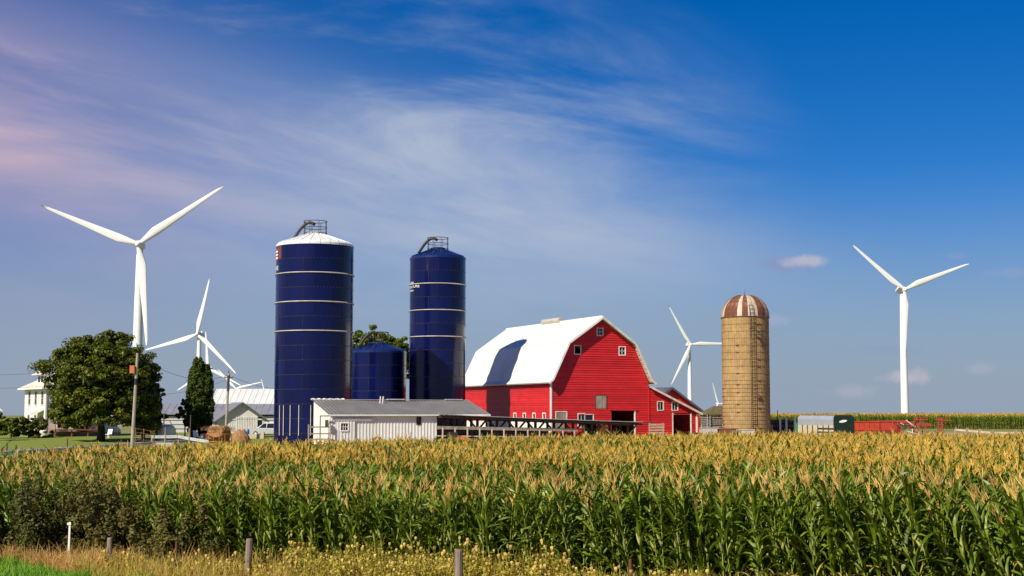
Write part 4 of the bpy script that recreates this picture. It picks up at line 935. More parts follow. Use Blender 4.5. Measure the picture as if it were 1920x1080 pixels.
while z > .5: z -= ch * .52; hz_.append(z)
for z in hz_:
    h = MB().ring(Rs + .02, .016, z, 48, 5).build('hoop', M['hoop'], ts, smooth=True)
    a = av + random.choice((-1.25, -.35, .55)) ; c = Vector((math.cos(a), math.sin(a), 0)); s = Vector((-c.y, c.x, 0)); MB().bar(c * (Rs + .05) - s * .16 + Vector((0, 0, z)), c * (Rs + .05) + s * .16 + Vector((0, 0, z)), .07, .09).build('hoop_lug', M['rust'], h)
ng = 28; wg = 2 * math.pi / ng; dh = P(1399, 553, 148).z - P(1399, 596, 148).z
prf = [(Rs * 1.02 * math.cos(q) ** .85 if q < 1.55 else .03, zt + dh * math.sin(q)) for q in (0, .2, .42, .65, .9, 1.15, 1.35, 1.52)]
gm = {k: MB().lathe(prf, 2, 0, -wg / 2 + .003, wg / 2 - .003) for k in (0,)}[0]
ga = gm.mesh('dome_panel', M['dome_white']); gb = gm.mesh('dome_panel', M['rust'])
pat = [0, 1, 1, 0, 0, 1, 1, 1, 0, 1, 0, 0, 1, 1, 0, 0, 1, 1, 1, 0, 0, 1, 0, 1, 1, 0, 1, 0]
for i in range(ng):
    a = av + i * wg; put('dome_panel', gb if pat[(i + 9) % ng] else ga, ts, (0, 0, 0), a)
    c = Vector((math.cos(a + wg / 2), math.sin(a + wg / 2), 0)); 
    MB().tube([c * (r + .012) + Vector((0, 0, z + .012)) for r, z in prf[:-1]], .018, 4).build('dome_rib', M['rust'], ts)
MB().tube([(0, 0, zt + dh - .05), (0, 0, zt + dh + .1), (0, 0, zt + dh + .55)], [.12, .03, .012], 6).build('finial', M['rust'], ts)
MB().ring(Rs + .05, .05, zt, 48, 5).build('eave_ring', M['rust'], ts)
# ladder with safety hoops at the top
al = av + .28; c = Vector((math.cos(al), math.sin(al), 0)); s = Vector((-c.y, c.x, 0))
def lad(z): # follows the wall, then the dome
    if z <= zt: return Rs + .2
    return max(.4, Rs * math.sqrt(max(0, 1 - ((z - zt) / dh) ** 2)) + .16)
zs_ = [1.2 + i * .4 for i in range(int((zt + dh * .8 - 1.2) / .4))]
for sd in (-.22, .22): MB().tube([c * lad(z) + s * sd + Vector((0, 0, z)) for z in zs_], .032, 5).build('ladder_rail', M['black'], ts)
for z in zs_: MB().tube([c * lad(z) - s * .22 + Vector((0, 0, z)), c * lad(z) + s * .22 + Vector((0, 0, z))], .024, 5).build('rung', M['black'], ts)
for z in (zt - .1, zt - .7, zt - 1.3, zt - 1.9):
    MB().tube([c * (Rs + .2) + s * (.36 * math.cos(q)) + c * (.62 * math.sin(q)) + Vector((0, 0, z)) for q in np.linspace(0, math.pi, 9)], .025, 4).build('safety_hoop', M['black'], ts)
for q in (.5, 1.57, 2.64): p = c * (Rs + .2) + s * (.36 * math.cos(q)) + c * (.62 * math.sin(q)); MB().tube([p + Vector((0, 0, zt - 1.95)), p + Vector((0, 0, zt))], .02, 4).build('cage_strap', M['black'], ts)
MB().add([c * (Rs + .1) + s * .3 + Vector((0, 0, zt - 1.9)), c * (Rs + .55) + s * .9 + Vector((0, 0, zt - 1.9)), c * (Rs + .1) + s * 1.2 + Vector((0, 0, zt - 1.75)), c * (Rs + .5) + s * .4 + Vector((0, 0, zt - 1.95))], [(0, 3, 1, 2)]).build('platform', M['black'], ts)
MB().box(-.12, .12, -.1, .1, 0, .4, mat=Matrix.Translation(c * (Rs + .1) + s * .55 + Vector((0, 0, 4.9)))).build('hatch_arm', M['rust'], ts)
# ------------------------------------------------------------------ wind turbines
def turbine(label, px, py, d, blade_px, angs, yaw, base_py=None):
    """hub seen at (px, py); angs: the three blade directions in the picture, degrees clockwise from up"""
    hub = P(px, py, d); mpp = d / F; bl = blade_px * mpp; gz = ground(hub.x, d); k = bl / 40.0
    t = thing('wind_turbine', label, 'wind turbine', (hub.x, d, gz), yaw, 'wind turbines behind the farm'); h = hub.z - gz
    back = 3.2 * k
    MB().lathe([(2.15 * k, 0), (2.0 * k, h * .3), (1.7 * k, h * .65), (1.25 * k, h - 1.6 * k)], 28, c=(0, back)).build('tower', M['white_clean'], t, smooth=True)
    for f_, r_ in ((.3, 2.0), (.65, 1.7)): MB().ring(r_ * k, .05 * k, h * f_, 28, 5, c=(0, back)).build('flange', M['white_clean'], t, smooth=True)
    nac = MB(); prof_ = [(-1.0, 1.0), (-.5, 1.55), (2, 1.75), (6, 1.7), (8.2, 1.3), (8.6, .9)]
    vs = []
    for y, r in prof_:
        for i in range(12): a = 2 * math.pi * i / 12; q = 1 / max(abs(math.cos(a)), abs(math.sin(a))) ** .6; vs.append((r * math.cos(a) * q * k * .95, (y + .9) * k, h + r * math.sin(a) * q * k * .95 + .1 * k))
    nac.add(vs, [(j * 12 + i, j * 12 + (i + 1) % 12, (j + 1) * 12 + (i + 1) % 12, (j + 1) * 12 + i) for j in range(5) for i in range(12)] + [tuple(range(60, 72)), tuple(reversed(range(12)))])
    nac.box(-.5 * k, .5 * k, 7 * k, 8 * k, h + 1.6 * k, h + 2.6 * k); nac.build('nacelle', M['white_clean'], t, smooth=False)
    hb = MB().lathe([(.01, -2.3), (.6, -2.1), (1.15, -1.4), (1.4, -.4), (1.4, .7), (1.0, .95)], 18)
    hb.v = [(x * k, z * k, h + y * k) for x, y, z in hb.v]; hb.build('hub', M['white_clean'], t, smooth=True)
    st_ = [(0, .85, .85), (.03, .85, .85), (.09, 1.15, .75), (.2, 1.75, .5), (.3, 1.6, .38), (.5, 1.22, .26), (.75, .82, .15), (.93, .5, .08), (1, .12, .03)]
    for a in angs:
        a = R(a); u = Vector((math.sin(a), 0, math.cos(a))); v = Vector((math.cos(a), 0, -math.sin(a))); w = Vector((0, 1, 0)); vs = []; n = 12
        for f, cw, th in st_:
            tw = R(14 * (1 - f)); off = 0 if f < .05 else (cw - .85) * .55
            for i in range(n):
                q = 2 * math.pi * i / n; x = cw * math.cos(q) - off; y = th * math.sin(q) * (1 if f < .06 else (.35 + .65 * (.5 + .5 * math.cos(q))) * 1.4)
                x, y = x * math.cos(tw) - y * math.sin(tw), x * math.sin(tw) + y * math.cos(tw)
                vs.append(u * (f * bl) + v * x * k + w * (y - .4 - 1.6 * f * f) * k + Vector((0, 0, h)))
        m = len(st_); MB().add(vs, [(j * n + i, j * n + (i + 1) % n, (j + 1) * n + (i + 1) % n, (j + 1) * n + i) for j in range(m - 1) for i in range(n)] + [tuple(reversed(range((m - 1) * n, m * n)))]).build('blade', M['white_clean'], t, smooth=True)
    return t
turbine('largest white wind turbine, rising behind the round maple tree', 260, 458, 570, 192, (291, 54, 173.5), R(6))
turbine('white wind turbine standing alone in the sky beyond the stock trailer', 1696, 543, 785, 137, (308, 68, 182), R(9))
turbine('white wind turbine above the twin-tipped arborvitae', 370, 627, 985, 109, (13, 254, 132), R(-12))
turbine('white wind turbine between the red barn and the tan silo', 1295, 646, 1270, 86, (328, 88, 208), R(14))
turbine('distant wind turbine whose hub peeks past the arborvitae tip', 391, 692, 1480, 73, (355, 236, 115), R(-10))
turbine('distant wind turbine low over the white shed roof with one blade level', 443, 729, 2050, 53, (76, 315, 196), R(-10))
turbine('distant wind turbine, only a blade tip over the white shed roof', 499, 743, 2600, 35, (343, 103, 223), R(-10))
turbine('tiny distant wind turbine over the mossy crib roof', 1347, 757, 2500, 43, (343, 94, 223), R(14))
turbine('distant wind turbine with just a blade tip inside the frame', -38, 742, 2050, 57, (120, 240, 0), R(-10))

# ------------------------------------------------------------------ farmhouse
def at_ground(px, d): v = P(px, 800, d); v.z = ground(v.x, d); return v
hb_ = at_ground(85, 175); HA = R(35.5); z0 = hb_.z
house = thing('farmhouse', 'white two storey farmhouse half hidden by the maple', 'house', hb_, HA)
HW, HL, HE = 9.5, 8.6, P(85, 727, 175).z - z0
mb = MB(); hl_win = [(1.0, 1.8), (3.6, 4.4), (6.2, 7.0)]
holesL = [(a, b_, 3.9, 5.5) for a, b_ in hl_win] + [(1.3, 2.2, 1.0, 2.5), (3.6, 4.4, 1.0, 2.6), (6.3, 7.1, 1.0, 2.6)]
clap(mb, 0, HL, .5, HE, .18, None, holesL, 'y', depth=.02); mb.build('side_siding', M['white'], house)
holesF = [(1.2, 2.1, 3.9, 5.4), (4.4, 5.3, 3.9, 5.4), (7.2, 8.1, 3.9, 5.4), (1.5, 2.5, 1.0, 2.6), (4.3, 5.3, .55, 2.7)]
mb = MB(); clap(mb, 0, HW, .5, HE, .18, None, holesF, 'x', depth=.02); mb.build('front_siding', M['white'], house)
MB().box(.02, HW, HL - .1, HL, 0, HE).box(HW - .1, HW, .02, HL - .12, 0, HE).build('rear_walls', M['white'], house)
MB().box(-.06, HW, -.06, HL, -.3, .48).build('foundation', M['concrete'], house)
for h_ in holesL: window(house, *h_, 0, 'trim', (0, 1), .12, 'y')
for h_ in holesF: window(house, *h_, 0, 'trim', (0, 1), .12)
MB().box(-.08, .1, -.08, .1, .48, HE).build('corner_board', M['white'], house)
o_ = .75; rz = HE + 2.7; e = [(-o_, -o_, HE), (HW + o_, -o_, HE), (HW + o_, HL + o_, HE), (-o_, HL + o_, HE)]
rd = [(HW / 2 - .8, HL / 2, rz), (HW / 2 + .8, HL / 2, rz)]
MB().add(e + rd, [(0, 1, 5, 4), (1, 2, 5), (2, 3, 4, 5), (3, 0, 4), (3, 2, 1, 0)]).build('hip_roof', M['trim'], house)
MB().box(-o_ - .02, HW + o_, -o_ - .02, -o_ + .06, HE - .16, HE + .02).box(-o_ - .02, -o_ + .06, -o_ + .06, HL + o_, HE - .16, HE + .02).build('eave_board', M['white'], house)
dm = MB().box(.6, 2.8, 2.9, 5.7, HE + .35, HE + 1.75).build('dormer', M['white'], house)
MB().add([(.0, 2.4, HE + 1.75), (0, 6.2, HE + 1.75), (3.2, 6.2, HE + 1.75), (3.2, 2.4, HE + 1.75), (1.7, 4.3, HE + 2.75), (0, 2.4, HE + 1.66), (0, 6.2, HE + 1.66), (3.2, 6.2, HE + 1.66), (3.2, 2.4, HE + 1.66)],
         [(0, 4, 1), (1, 4, 2), (2, 4, 3), (3, 4, 0), (0, 1, 6, 5), (3, 0, 5, 8), (5, 6, 7, 8)]).build('dormer_roof', M['trim'], dm)
for y in (3.3, 4.5): 
    MB().box(.56, .64, y, y + .8, HE + .75, HE + 1.5).build('pane', M['glass'], dm)
MB().add([(-1.0, .6, 2.75), (-1.0, 3.2, 2.75), (0, 3.2, 3.25), (0, .6, 3.25), (-1.0, .6, 2.68), (-1.0, 3.2, 2.68)], [(0, 3, 2, 1), (4, 0, 1, 5)]).build('awning', M['galv'], house)
dk = MB().box(.3, 6.5, -2.6, -.1, .75, .9).build('deck', M['deck'], house)
for i in range(9): MB().box(.4 + i * .72, .48 + i * .72, -2.58, -2.5, .9, 1.75).build('baluster', M['deck'], dk)
MB().box(.3, 6.4, -2.6, -2.48, 1.75, 1.85).build('handrail', M['deck'], dk)
for x in (.4, 2.4, 4.4, 6.3): MB().box(x, x + .12, -2.5, -2.38, -.2, .75).build('deck_post', M['deck'], dk)
for x in (1.6, 3.4, 5.6): MB().box(x, x + .14, -2.3, -2.16, .9, 3.1).build('porch_post', M['white'], house)
MB().box(.9, 6.6, -2.7, -.1, 3.1, 3.25).build('porch_roof', M['slate_roof'], house)

# ------------------------------------------------------------------ garage, long shed, white machine shed
def gable_house(name, label, base, ang, w, l, eave, peak, wall, roof_m, over=.4, siding='rib'):
    t = thing(name, label, 'shed', base, ang)
    pr = [(0, 0), (w, 0), (w, eave), (w / 2, peak - .08), (0, eave)]
    MB().prism(pr, 0, .08).build('gable_wall', wall, t); MB().prism(pr, l - .08, l).build('rear_wall', wall, t)
    MB().box(0, .08, .08, l - .08, 0, eave).build('side_wall', wall, t); MB().box(w - .08, w, .08, l - .08, 0, eave).build('side_wall', wall, t)
    k = (peak - eave) / (w / 2)
    for s in (0, 1):
        x0 = -over if s == 0 else w + over
        slope(x0, eave - over * k, w / 2, peak, 'roof_slope', -over, l + over, .08, roof_m, .9, t)
        MB().bar((x0, -over - .02, eave - over * k - .04), (w / 2, -over - .02, peak - .04), .04, .16).build('verge_board', M['dark_roof'], t)
    return t
b = at_ground(409, 183); GE = P(411, 786, 183).z - b.z; GP = P(453, 755, 184).z - b.z
gar = gable_house('garage', 'small white gabled garage with a grey roof behind the pole', b, R(20), 6.0, 7.5, GE, GP, M['siding_white'], M['slate_roof'], .45)
ribbed(MB(), 2.2, 5.0, 2.35, 2.35, -.05, .22).build('sliding_door', M['siding_white'], gar)
MB().box(-.02, 6.02, -.07, 0, GE - .1, GE + .06).build('band_board', M['white'], gar)
MB().box(5.05, 5.6, -.03, .02, .05, 2.3).build('dark_doorway', M['void'], gar)
for i in range(28): MB().box(.02 + i * .212, .05 + i * .212, -.025, 0, .1, GE - .12).build('batten', M['white'], gar)
window(gar, 2.6, 3.6, .9, 1.8, 0, 'dark_wood', (0, 0), .06, 'y'); window(gar, .9, 1.7, 0.1, 2.0, 0, 'dark_wood', (0, 0), .06, 'y')
b = at_ground(296, 206); LE = P(300, 776, 206).z - b.z; LP = P(300, 757, 206).z - b.z
lsd = thing('long_shed', 'long low grey shed with banded walls behind the arborvitae', 'shed', b, R(3))
MB().box(0, 18.5, 0, 7, 0, LE).build('walls', M['siding_grey'], lsd)
for k in range(4): MB().box(-.02, 18.5, -.06, 0, .5 + k * .62, .58 + k * .62).build('wall_band', M['dark_roof'], lsd)
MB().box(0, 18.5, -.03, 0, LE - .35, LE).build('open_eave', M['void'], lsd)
o = slope(0, 0, 1, 1, 'tmp_roof', parent=lsd); bpy.data.objects.remove(o.children[0]); bpy.data.objects.remove(o)
MB().add([(-.4, -.5, LE), (19, -.5, LE), (19, 4.0, LP), (-.4, 4.0, LP), (19, 8, LE), (-.4, 8, LE), (-.4, -.5, LE - .1), (19, -.5, LE - .1)], [(0, 1, 2, 3), (3, 2, 4, 5), (6, 7, 1, 0)]).build('roof', M['slate_roof'], lsd)
for i in range(20): MB().bar((i * .98, -.5, LE + .02), (i * .98, 4.0, LP + .02), .05, .04).build('roof_rib', M['slate_roof'], lsd)
b = at_ground(389, 232); WE = P(400, 757, 232).z - b.z; WP = P(400, 729, 240).z - b.z
ws_ = thing('machine_shed', 'big machine shed with a bright white roof behind the garage', 'shed', b, R(2))
MB().box(.6, 17, .6, 14, 0, WE).build('walls', M['siding_white'], ws_)
MB().add([(.4, 0, WE), (17.5, 0, WE), (17.5, 8, WP), (0, 8, WP), (17.5, 16, WE), (.4, 16, WE), (.4, 0, WE - .15), (17.5, 0, WE - .15)], [(0, 1, 2, 3), (3, 2, 4, 5), (6, 7, 1, 0)]).build('roof', M['roof_white'], ws_)
for i in range(18): MB().bar((.4 + i * .98, 0, WE + .03), (.2 + i * .98, 8, WP + .03), .05, .04).build('roof_rib', M['roof_white'], ws_)

# ------------------------------------------------------------------ poles and wires
def pole_pts(pb, pt, d): a = P(*pb, d); b_ = P(*pt, d); a.z = ground(a.x, d) - .3; return a, b_
a, b_ = pole_pts((247, 835), (258, 662), 122)
up = thing('utility_pole', 'leaning grey wooden pole with an orange box before the maple', 'utility pole', a); v = b_ - a
MB().tube([v * 0, v * .5, v], [.17, .145, .115], 10).build('post', M['pole_wood'], up)
f = .845; bx_ = MB(); q = v * f; bx_.box(q.x - .52, q.x - .12, q.y - .3, q.y + .12, q.z - .32, q.z + .34); bx_.build('orange_box', M['orange'], up)
MB().tube([v * .70, v * .76], [.15, .148], 10).build('black_band', M['black'], up)
g1 = P(333, 817, 132) - a; MB().tube([v * .95, g1], .012, 4).build('guy_wire', M['black'], up)
MB().tube([v * .95 + (g1 - v * .95) * .78, g1], .045, 6).build('guy_guard', M['yellow'], up)
a2, b2 = pole_pts((423, 805), (429, 700), 166)
up2 = thing('utility_pole', 'dark weathered service pole standing before the garage', 'utility pole', a2); v2 = b2 - a2
MB().tube([v2 * 0, v2 * .5, v2], [.17, .15, .13], 10).build('post', M['pole_wood'], up2)
MB().tube([v2 * .74, v2 * .97], [.16, .155], 10).build('meter_sleeve', M['dark_wood'], up2)
MB().box(v2.x * .93 - .5, v2.x * .93 + .5, -.08, .08, v2.z * .93, v2.z * .93 + .12).build('cross_arm', M['dark_wood'], up2)
for x in (-.42, .42): MB().tube([(v2.x * .93 + x, 0, v2.z * .93 + .12), (v2.x * .93 + x, 0, v2.z * .93 + .3)], .05, 6).build('insulator', M['galv'], up2)
MB().tube([(v2.x * .96, 0, v2.z), (v2.x * .96, 0, v2.z + .35)], .05, 6).build('pole_cap', M['dark_wood'], up2)
def wire(label, p, q, sag, r=.018):
    pts_ = [p.lerp(q, i / 16) - Vector((0, 0, sag * 4 * (i / 16) * (1 - i / 16))) for i in range(17)]
    o0 = pts_[0]; MB().tube([x - o0 for x in pts_], r, 5).build('overhead_wire', M['black'], None, loc=o0, label=label, cat='wire', group='overhead wires')
wire('upper sagging wire from the leaning pole to the service pole', a + v * .97, P(427, 704, 166), 1.1)
wire('lower thin wire from the leaning pole to the service pole', a + v * .60, P(427, 711, 166), .5, .013)
wire('wire from the service pole towards the big blue silo', P(429, 703, 166), P(535, 731, 150), .35)
wire('upper thin wire running off to the house side of the frame', a + v * .93, P(-60, 703, 150), .4, .014)
wire('lower thin wire running off to the house side of the frame', a + v * .80, P(-60, 728, 150), .4, .012)

# ------------------------------------------------------------------ guard rails, gate, bale, van and yard things
def guard_rail(label, path, posts):
    o0 = path[0].copy(); t = thing('guard_rail', label, 'guard rail', o0); pr = [(-.155, 0), (-.11, -.07), (-.04, -.07), (0, -.005), (.04, -.07), (.11, -.07), (.155, 0)]
    for a, b_ in zip(path, path[1:]):
        n = max(1, int((b_ - a).length / 4)); 
        for k in range(n):
            p = a.lerp(b_, k / n) - o0; q = a.lerp(b_, (k + 1) / n) - o0; d = (q - p).normalized(); s = Vector((d.y, -d.x, 0)).normalized(); s = s if s.y < 0 else -s
            vs = [e + Vector((0, 0, h)) - s * y for e in (p, q) for h, y in pr]
            vs2 = [x - s * .012 for x in vs]; m = len(pr)
            MB().add(vs + vs2, [(i, i + 1, m + i + 1, m + i) for i in range(m - 1)] + [(2 * m + i, 3 * m + i, 3 * m + i + 1, 2 * m + i + 1) for i in range(m - 1)]).build('rail', M['galv_new'], t)
            gz = ground((p + o0).x, (p + o0).y) - o0.z
            MB().box(p.x - .07, p.x + .07, p.y + .09, p.y + .25, gz - .2, p.z + .18).build('post', M['grey_wood'], t)
    return t
guard_rail('long steel guard rail edging the lawn behind the corn', [P(-70, 853, 110), P(0, 849.5, 113), P(140, 840.5, 122), P(250, 833, 132), P(330, 828, 141), P(395, 825, 148)], 1)
guard_rail('short bent steel guard rail beside the red pipe gate', [P(284, 819.5, 140), P(334, 819, 140), P(362, 824, 139), P(392, 828.5, 138)], 1)
a = at_ground(272, 134); pg = thing('cattle_gate', 'rusty red pipe cattle panel beside the leaning pole', 'gate', a, R(8))
for z in (.35, .7, 1.05, 1.4): MB().tube([(-.85, 0, z + .55), (.9, 0, z + .45 - (.2 if z > 1 else 0))], .03, 6).build('rail', M['rust'], pg)
for x, h in ((-.85, 2.05), (-.1, 1.95), (.85, 1.8)): MB().tube([(x, 0, 0), (x, 0, h)], .045, 6).build('post', M['rust'], pg)
a = at_ground(254, 128); MB().bar((-1.6, 0, .3), (.6, 0, 1.25), .12, .1).build('leaning_plank', M['dark_wood'], None, loc=a, label='dark plank leaning on the ground behind the pole foot', cat='plank')
for px, d, h, lb in ((355, 136, 1.9, 'thin grey post left of the hay bale'), (310, 137, 2.0, 'short pale fence post near the bent guard rail'), (307, 150, 3.2, 'slim rusty post before the grey shed'), (357, 152, 3.0, 'slim pale post before the arborvitae'),
                     (14, 121, 1.1, 'small dark fence stake at the edge of the lawn'), (31, 118, 1.0, 'second small dark fence stake along the lawn'), (127, 126, 1.3, 'brown fence stake on the lawn before the maple')):
    MB().tube([(0, 0, -.2), (.01, 0, h)], [.07, .06], 7).build('fence_post', M['grey_wood'] if d < 150 and d > 130 else M['dark_wood'], None, loc=at_ground(px, d), label=lb, cat='post')
# hay bale under a torn cover
a = at_ground(411, 140); a.z -= .05
hb2 = MB(); n = 20
for y in (-.9, -.8, .8, .9):
    for i in range(n):
        q = 2 * math.pi * i / n; r = (.86 if abs(y) < .85 else .68) + random.uniform(-.05, .05); hb2.v.append((r * math.cos(q) * 1.0, y, 1.3 + r * math.sin(q) * .95))
for j in range(3):
    for i in range(n): hb2.f.append((j * n + i, j * n + (i + 1) % n, (j + 1) * n + (i + 1) % n, (j + 1) * n + i)); hb2.m.append(0)
hb2.f += [tuple(reversed(range(n))), tuple(range(3 * n, 4 * n))]; hb2.m += [0, 0]
t = thing('hay_bale', 'big round brown hay bale in a feeder before the garage', 'hay bale', a, R(70)); hb2.build('bale', M['hay'], t)
V, Fc = blades(1500, rng.normal(0, .55, 1500), rng.normal(0, .55, 1500), rng.uniform(.2, .5, 1500), np.full(1500, .02), .9, np.full(1500, 1.65)); 
o = put('loose_straw', fast_mesh('loose_straw', V, Fc, M['hay']), t); o['kind'] = 'stuff'
t = thing('bale_feeder', 'orange ring feeder around the brown hay bale', 'feeder', a)
for z in (.3, 1.0): MB().ring(1.25, .04, z + .3, 28, 6).build('hoop', M['orange'], t)
for i in range(14): q = 6.283 * i / 14; MB().tube([(1.25 * math.cos(q), 1.25 * math.sin(q), 0), (1.25 * math.cos(q), 1.25 * math.sin(q), 1.35)], .03, 5).build('upright', M['orange'], t)
a = at_ground(450, 152)
hp = MB().lathe([(.01, 1.45), (.5, 1.3), (.85, .8), (1.0, .3), (1.0, 0)], 14); hp.v = [(x * 1.15 + random.uniform(-.06, .06), y, z + random.uniform(-.05, .05)) for x, y, z in hp.v]
hp.build('hay_heap', M['hay'], None, loc=a, label='small brown heap of old hay beside the round bale', cat='hay')
a = at_ground(440, 165); t = thing('picnic_table', 'red brown picnic table beside the garage front', 'table', a, R(5))
for i in range(4): MB().box(-1.1, 1.1, -.35 + i * .18, -.19 + i * .18, .95, 1.0).build('plank', M['deck'], t)
for y in (-.75, .62): MB().box(-1.1, 1.1, y, y + .22, .55, .6).build('bench', M['deck'], t)
for x in (-.8, .8):
    for s in (-1, 1): MB().bar((x, s * .6, 0), (x, s * .2, .95), .1, .06).build('leg', M['white'], t)
for px, m, lb in ((457, 'tail_red', 'red plastic play barrel by the garage door'), (465, 'blue_toy', 'blue plastic play barrel by the garage door')):
    MB().lathe([(.01, 0), (.16, 0), (.19, .2), (.19, .4), (.16, .6), (.05, .68), (.01, .68)], 14).build('play_barrel', M[m], None, smooth=True, loc=at_ground(px, 170) + Vector((0, 0, .45)), label=lb, cat='barrel')
MB().box(-2.6, 1.2, -.3, .3, -.1, .5).box(1.2, 1.5, -.35, .35, -.1, .75).build('low_wall', M['pale_wood'], None, loc=at_ground(472, 169.9), label='low pale timber edging before the garage', cat='edging')
a = at_ground(370, 160); t = thing('lawn_chair', 'white folding lawn chair in the shade of the arborvitae', 'chair', a, R(30))
MB().bar((0, 0, .45), (0, .5, .45), .55, .05).build('seat', M['white'], t); MB().bar((0, .5, .45), (0, .75, 1.15), .55, .05).build('backrest', M['white'], t)
for x in (-.25, .25):
    for y in (.02, .5): MB().bar((x, y, 0), (x, y, .45), .05).build('leg', M['white'], t)
a = at_ground(382, 160); MB().lathe([(.01, 0), (.5, 0), (.55, .3), (.35, .75), (.01, .85)], 14).build('kettle_grill', M['black'], None, smooth=True, loc=a, label='round black grill under the arborvitae', cat='grill')
a = at_ground(201, 168); t = thing('garden_chair', 'white garden chair on the house deck beyond the trunk', 'chair', a, R(-20)); 
MB().bar((0, 0, .45), (0, .5, .45), .6, .06).build('seat', M['white'], t); MB().bar((0, .5, .45), (0, .7, 1.05), .6, .06).build('backrest', M['white'], t)
for x in (-.27, .27):
    for y in (.02, .5): MB().bar((x, y, 0), (x, y, .45), .06).build('leg', M['white'], t)
for px, d, m, w_, lb in ((112, 136, 'pale_wood', .3, 'pale stone lying on the lawn before the deck'), (197, 127, 'yellow', 1.2, 'yellow board lying on the grass beside the pole')):
    MB().box(-w_, w_, -.2, .2, 0, .2).build('ground_board', M[m], None, loc=at_ground(px, d), label=lb, cat='board')
MB().box(-1.0, 1.0, -.5, .5, 0, .55).box(-.9, .9, -.4, .4, .55, .62).build('concrete_slab', M['concrete'], None, loc=at_ground(311, 134), label='pale concrete slab below the bent guard rail', cat='slab')
MB().box(-.35, .35, -.3, .3, 0, .85).box(-.4, .4, -.35, .35, .85, .95).build('green_bin', M['green_bright'], None, loc=Vector((P(15, 860, 58).x, 58.4, P(15, 857, 58.4).z - .85)), label='bright green bin half sunk behind the last corn row', cat='bin')
a = at_ground(313, 160); MB().lathe([(.01, 0), (1.0, 0), (1.0, 1.3), (.7, 1.7), (.01, 1.8)], 18).build('propane_tank', M['white'], None, smooth=True, loc=a, label='small white tank by the end of the grey shed', cat='tank')

# silver minivan
a = at_ground(506, 178); van = thing('minivan', 'silver minivan parked beside the big blue silo', 'van', a, R(158))
side = [(-2.35, .35), (-2.42, .75), (-2.38, 1.05), (-2.2, 1.62), (-1.9, 1.74), (-.6, 1.78), (.35, 1.70), (1.35, 1.08), (2.2, .92), (2.42, .72), (2.42, .35)]
bd = MB(); n = len(side); wd = [.88 if z < 1.1 else .88 - (z - 1.05) * .22 for x, z in side]
bd.add([(x, -w_, z) for (x, z), w_ in zip(side, wd)] + [(x, w_, z) for (x, z), w_ in zip(side, wd)], [tuple(range(n)), tuple(reversed(range(n, 2 * n)))] + [(i, i + n, (i + 1) % n + n, (i + 1) % n) for i in range(n)])
bd.build('body', M['silver'], van)
for s in (-1, 1):
    for xa, xb, xc, xd in ((-2.05, -1.2, -1.2, -1.95), (-1.1, -.1, -.1, -1.1), (0, 1.05, .42, 0)):
        y0, y1 = s * .885, s * .765; MB().add([(xa, y0, 1.08), (xb, y0, 1.08), (xc, y1 * 1.0, 1.62), (xd, y1, 1.62)], [(0, 1, 2, 3)]).build('side_window', M['glass'], van)
    for x in (-1.5, 1.5):
        w_ = MB().tube([(x, s * .70, .34), (x, s * .90, .34)], .34, 16).build('wheel', M['tyre'], van); MB().tube([(x, s * .88, .34), (x, s * .915, .34)], .2, 12).build('rim', M['galv_new'], w_)
    MB().box(-2.46, -2.36, s * .62, s * .82, .85, 1.25).build('tail_light', M['tail_red'], van)
MB().add([(-2.39, -.7, 1.1), (-2.39, .7, 1.1), (-2.235, .66, 1.58), (-2.235, -.66, 1.58)], [(0, 1, 2, 3)]).build('rear_window', M['glass'], van)
MB().box(-2.5, -2.3, -.85, .85, .35, .6).build('bumper', M['silver'], van)

# ------------------------------------------------------------------ things by the barn
a = at_ground(1550 / 1, 150)
a = at_ground(1341, 163); z0 = a.z; RT = P(1345, 761, 163).z - z0; RE = P(1322, 776, 163).z - z0
crib = thing('log_crib', 'old slatted crib with a mossy brown roof beside the tan silo', 'crib', a, R(15))
MB().add([(-1.5, -1.4, RE), (1.6, -1.4, RE), (1.6, 1.6, RE), (-1.5, 1.6, RE), (-.1, 0, RT), (1.5, 0, RT), (-1.5, -1.4, RE - .1), (1.6, -1.4, RE - .1), (-1.5, 1.6, RE - .1)], [(0, 1, 5, 4), (1, 2, 5), (2, 3, 4, 5), (3, 0, 4), (6, 7, 1, 0), (8, 6, 0, 3)]).build('roof', M['thatch'], crib)
for i in range(12): MB().bar((-1.25, -1.15 + .03 * (i % 2), .15 + i * .24), (1.3, -1.15, .15 + i * .24 + random.uniform(-.05, .05)), .1, .13).build('slat', M['grey_wood'], crib)
for i in range(12): MB().bar((-1.25, -1.15, .15 + i * .24), (-1.25, 1.2, .15 + i * .24), .1, .13).build('slat', M['grey_wood'], crib)
for x in (-1.25, 0, 1.3): MB().box(x - .06, x + .06, -1.1, -.98, 0, RE).build('post', M['dark_wood'], crib)
MB().box(-1.15, 1.2, -.95, 1.1, 0, RE - .3).build('stored_cobs', M['dark_wood'], crib)
for sd in (0, .38): MB().bar((-1.75 + sd * .9, -1.7, 0), (-1.5 + sd * .9, -1.3, RE - .1), .06, .05).build('ladder_rail', M['galv_new'], crib)
for i in range(8): f = i / 8; MB().bar((-1.75 + .25 * f, -1.7 + .4 * f, .15 + f * (RE - .2)), (-1.41 + .25 * f, -1.7 + .4 * f, .15 + f * (RE - .2)), .05, .04).build('ladder_rung', M['galv_new'], crib)
a = at_ground(1352, 156); MB().bar((0, 0, 0), (.65, .3, 2.6), .1, .06).build('leaning_beam', M['machine_red'], None, loc=a, label='thin red beam leaning towards the crib roof', cat='beam')
a = at_ground(1363, 158); vn = MB()
